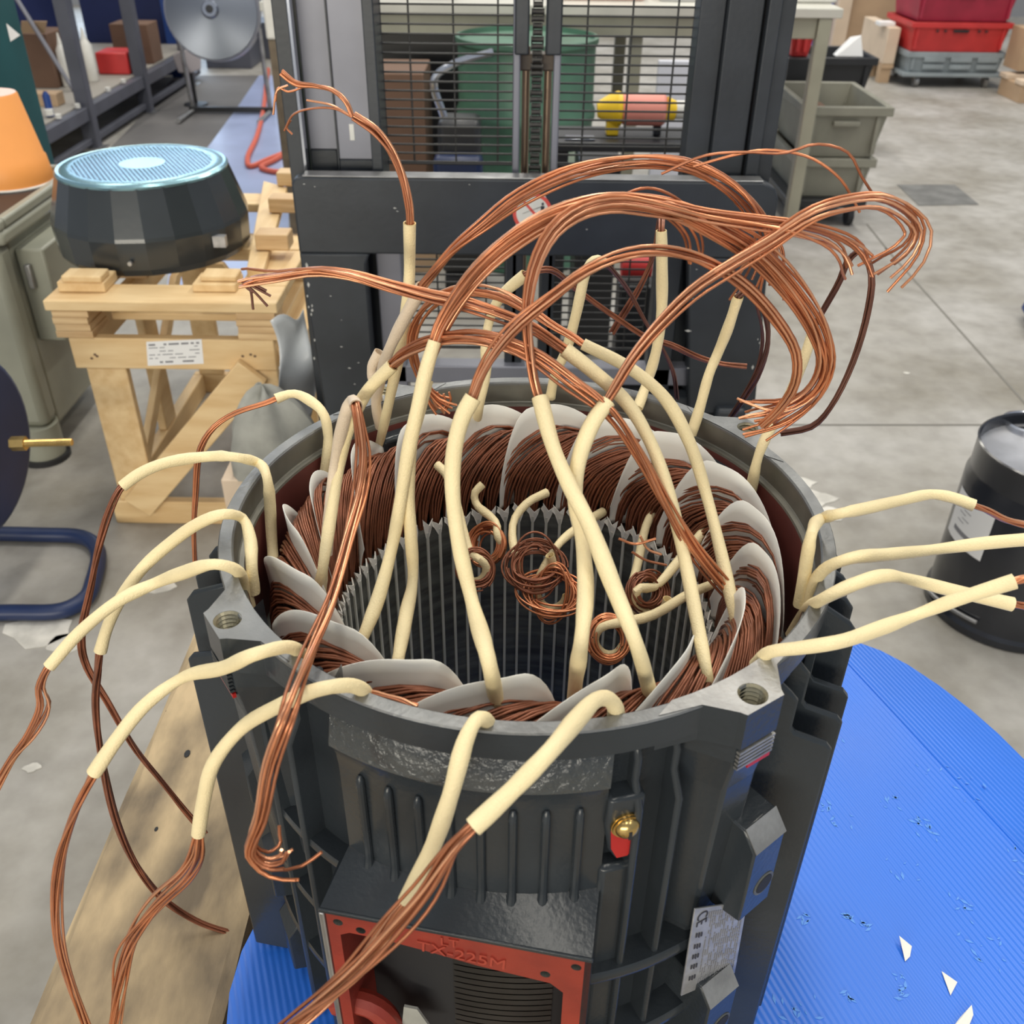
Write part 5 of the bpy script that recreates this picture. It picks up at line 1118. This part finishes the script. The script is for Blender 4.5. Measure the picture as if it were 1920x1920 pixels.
# ================================================================== UPPER LEFT: rack, fan, stool, posts
RXX = -2.28
rk = thing('storage_rack', 'dark grey steel rack with a low wooden shelf running back along the left', 'shelf', (-2.6, 5.5, 0))
bx('shelf_beam', RXX-.05, RXX, 4.0, 6.9, .15, .215, RACK, rk); bx('shelf_board', -3.1, RXX-.051, 4.0, 6.9, .195, .222, mat('grey_board', (.30, .28, .25), .7), rk)
for y in (4.80, 5.70, 6.62):
    bx('post', RXX-.06, RXX+.01, y, y+.07, 0, 1.6, RACK, rk); bx('foot_plate', RXX-.09, RXX+.04, y-.02, y+.09, 0, .008, STEEL, rk, 0)
for y in (4.25, 4.5, 4.75, 5.2, 5.45): MB().cyl((RXX-.03, y, .2225), (RXX-.03, y, .2425), .014, n=10).build('peg', WHITE, rk)
bx('end_panel', -3.1, -2.52, 7.0, 7.03, .0, 1.6, NAVYD, rk, 0); bx('back_panel', -3.16, -3.11, 4.0, 6.9, 0, 1.6, NAVYD, rk, 0)
bx('lower_rail', RXX-.05, RXX-.01, 4.0, 6.9, .03, .06, RACK, rk)
def onrack(px, py, z=.223, X=None): return PZ(px, py, z)
for (px, py, h, r, lab) in [(130, 162, .235, .030, 'white nozzle-topped bottle on the rack shelf, left of the grey post'), (174, 152, .24, .035, 'white round-shouldered bottle on the rack shelf beside the red box')]:
    p = PZ(px, py, .2225); b_ = thing('bottle', lab, 'bottle', tuple(p), 'white bottles on the rack')
    MB().lathe([(r*.9, .2225), (r, .228), (r, .2225+h*.8), (r*.5, .2225+h*.92)], 20, (p[0], p[1])).build('body', WHITE, b_); MB().lathe([(r*.5, .2226+h*.92), (r*.35, .2225+h), (r*.12, .2225+h*1.18), (.0001, .2225+h*1.18)], 14, (p[0], p[1])).build('cap', WHITE, b_)
p = PZ(185, 140, .2225); tag(bx('red_box', p[0], p[0]+.19, p[1], p[1]+.2, .2225, .345, REDPL, None, .01), 'red plastic box on the rack shelf beside the white bottles', 'box')
p = PZ(180, 135, .2225); tag(bx('carton', p[0]+.02, p[0]+.26, p[1]+.30, p[1]+.5, .2225, .45, CARDD, None, .004), 'dull brown carton behind the red box on the rack', 'carton')
p = PZ(95, 200, .2225); tag(bx('wood_block', p[0]-.12, p[0]+.04, p[1], p[1]+.1, .2225, .285, CARD, None, .003), 'brown wooden block lying on the rack shelf', 'block')
p = PZ(60, 165, .2225)
c = thing('open_carton', 'open brown carton with raised flaps on the rack shelf', 'carton', (p[0]+.08, p[1]+.1, .2225))
bx('box_body', p[0], p[0]+.15, p[1], p[1]+.28, .2225, .50, CARDD, c); MB().prism([(p[0]+.02, p[1]-.01, .505), (p[0]+.15, p[1]-.01, .505), (p[0]+.20, p[1]-.06, .57), (p[0]+.06, p[1]-.06, .57)], (0, .004, .002)).build('flap', CARD, c)
tag(MB().cyl((p[0]+.27, p[1]-.08, .225), (p[0]-.03, p[1]-.06, .9), .012).build('steel_rod', STKG), 'thin grey steel rod leaning in front of the open carton on the rack', 'rod')
p = PZ(88, 218, .2225); sp2 = thing('spray_bottle', 'small blue bottle with white cap on the rack near the teal column', 'bottle', tuple(p)); MB().lathe([(.018, .2225), (.018, .32), (.008, .34)], 16, (p[0]+.02, p[1])).build('body', BLUEP, sp2); MB().tube([(p[0]+.03, p[1]-.03, .235), (p[0]+.03, p[1]-.03, .262)], .02, 14).build('cap', WHITE, sp2)
up_ = bx('upright', -2.50, -2.40, 6.9, 6.98, 0, 1.6, BLUEP, rk); up_['label'] = 'bright blue rear upright'
tg = bx('parts_cabinet', -2.36, -2.02, 7.3, 7.7, 0, 1.4, RACK, None, .005); tag(tg, 'dark parts cabinet behind the blue upright', 'cabinet')
for k, (x, z, w, h, m, lab) in enumerate([(-2.33, .55, .07, .12, WHITE, 'white parcel hung on the dark cabinet'), (-2.33, .33, .10, .06, PALEP, 'pinkish packet on the dark cabinet front'), (-2.20, .62, .06, .10, WHITEP, 'white sheet hung on the dark cabinet right part')]):
    tag(MB().hexa([(x, 7.26, z), (x+w, 7.26, z+.02), (x+w, 7.299, z+.02), (x, 7.299, z)], [(x+.01, 7.27, z+h), (x+w+.01, 7.27, z+h+.02), (x+w, 7.299, z+h+.02), (x, 7.299, z+h)]).build('packet', m, None), lab, 'packet')
# pedestal fan
fn = thing('floor_fan', 'silver drum floor fan with a chrome hub, upper left', 'fan', (-1.79, 5.75, 0))
FC = np.array((-1.78, 5.62, .585)); ax = np.array((.10, -.96, .22)); ax /= np.linalg.norm(ax)
MB().tube([FC+ax*.0, FC+ax*.02, FC+ax*.05], [.262, .258, .05], 48).build('front_shield', mat('satin_steel', (.20, .22, .26), .30, .85), fn)
MB().tube([FC-ax*.12, FC+ax*.004], [.262, .268], 48, caps=True).build('drum', STKG, fn); MB().tube([FC+ax*.05, FC+ax*.075], [.050, .040], 28).build('hub_ring', CHROME, fn); MB().tube([FC+ax*.075, FC+ax*.078], [.022, .02], 20).build('hub', BLK, fn)
for s_ in (-1, 1): MB().tube([FC+np.array((s_*.24, .08, -.1)), (FC[0]+s_*.24, FC[1]+.12, .02), (FC[0]+s_*.24, FC[1]-.2, .02)], .014, 10).build('leg', STEEL, fn)
bx('cross_leg', FC[0]-.26, FC[0]+.26, FC[1]+.10, FC[1]+.13, .01, .04, BLK, fn)
stl = thing('round_stool', 'dark pole stool on a round floor plate with a pale seat, seen past the fan', 'stool', (-2.08, 5.98, 0))
sc0 = PZ(368, 197, 0); MB().lathe([(.075, .0), (.075, .010), (.03, .016), (.0001, .018)], 28, (sc0[0], sc0[1])).build('base_disc', BLK, stl); MB().cyl((sc0[0], sc0[1], .012), (sc0[0], sc0[1], .20), .012).build('pole', BLK, stl)
MB().hexa([(sc0[0]-.06, sc0[1]-.07, .20), (sc0[0]+.03, sc0[1]-.07, .20), (sc0[0]+.05, sc0[1]+.07, .20), (sc0[0]-.05, sc0[1]+.07, .20)], [(sc0[0]-.08, sc0[1]-.07, .30), (sc0[0]-.03, sc0[1]-.07, .33), (sc0[0]+.07, sc0[1]+.07, .33), (sc0[0]-.05, sc0[1]+.07, .28)]).build('seat', mat('worn_seat', (.42, .38, .38), .6), stl, bevel=.01)
# thin tan post with taped top, red hose
tp2 = thing('tan_post', 'thin brown wooden post with taped pale top beside the mast', 'post', (-.84, 3.0, 0))
bx('post', -.857, -.832, 3.0, 3.025, 0, .80, TANW, tp2); bx('tape_wrap', -.862, -.826, 2.996, 3.03, .801, .95, WHITE, tp2, .008); bx('base', -.90, -.79, 2.96, 3.07, 0, .01, TANW, tp2, 0)
hs = [PZ(x, y, .015) for x, y in [(503, 130), (500, 150), (493, 210), (480, 260), (464, 298), (470, 312), (500, 300), (540, 284)]]
hz = thing('air_hose', 'red air hose running along the bluish floor strip to the tan post', 'hose', tuple(hs[0]))
MB().tube(spline(hs, 60), .014, 8).build('hose', HOSE, hz)
hs = [PZ(x, y, .015) for x, y in [(540, 284), (515, 300), (490, 314), (515, 322), (545, 322)]]; MB().tube(spline(hs, 30), .014, 8).build('hose_loop', HOSE, hz)
tag(MB().tube(spline([(-.80, 2.96, .72), (-.805, 2.95, .62), (-.795, 2.96, .58)], 10), .008, 8).build('cable_end', HOSE, None), 'short red cable end hanging beside the tan post', 'cable')
tag(bx('long_bench', -2.15, -1.15, 7.75, 8.1, 0, .26, RACK, None, .006), 'dark low bench across the end of the bluish floor strip behind the fan', 'bench')
tag(bx('navy_cabinet', -2.0, -.9, 8.6, 9.0, 0, 1.2, NAVYD, None, .006), 'navy cabinet at the far end of the bluish floor strip behind the fan', 'cabinet')
tag(bx('yellow_marker', -.475, -.44, 1.50, 1.52, 0, .30, YTAPE, None, .002), 'yellow and black marker strip right of the wooden stand', 'marker')
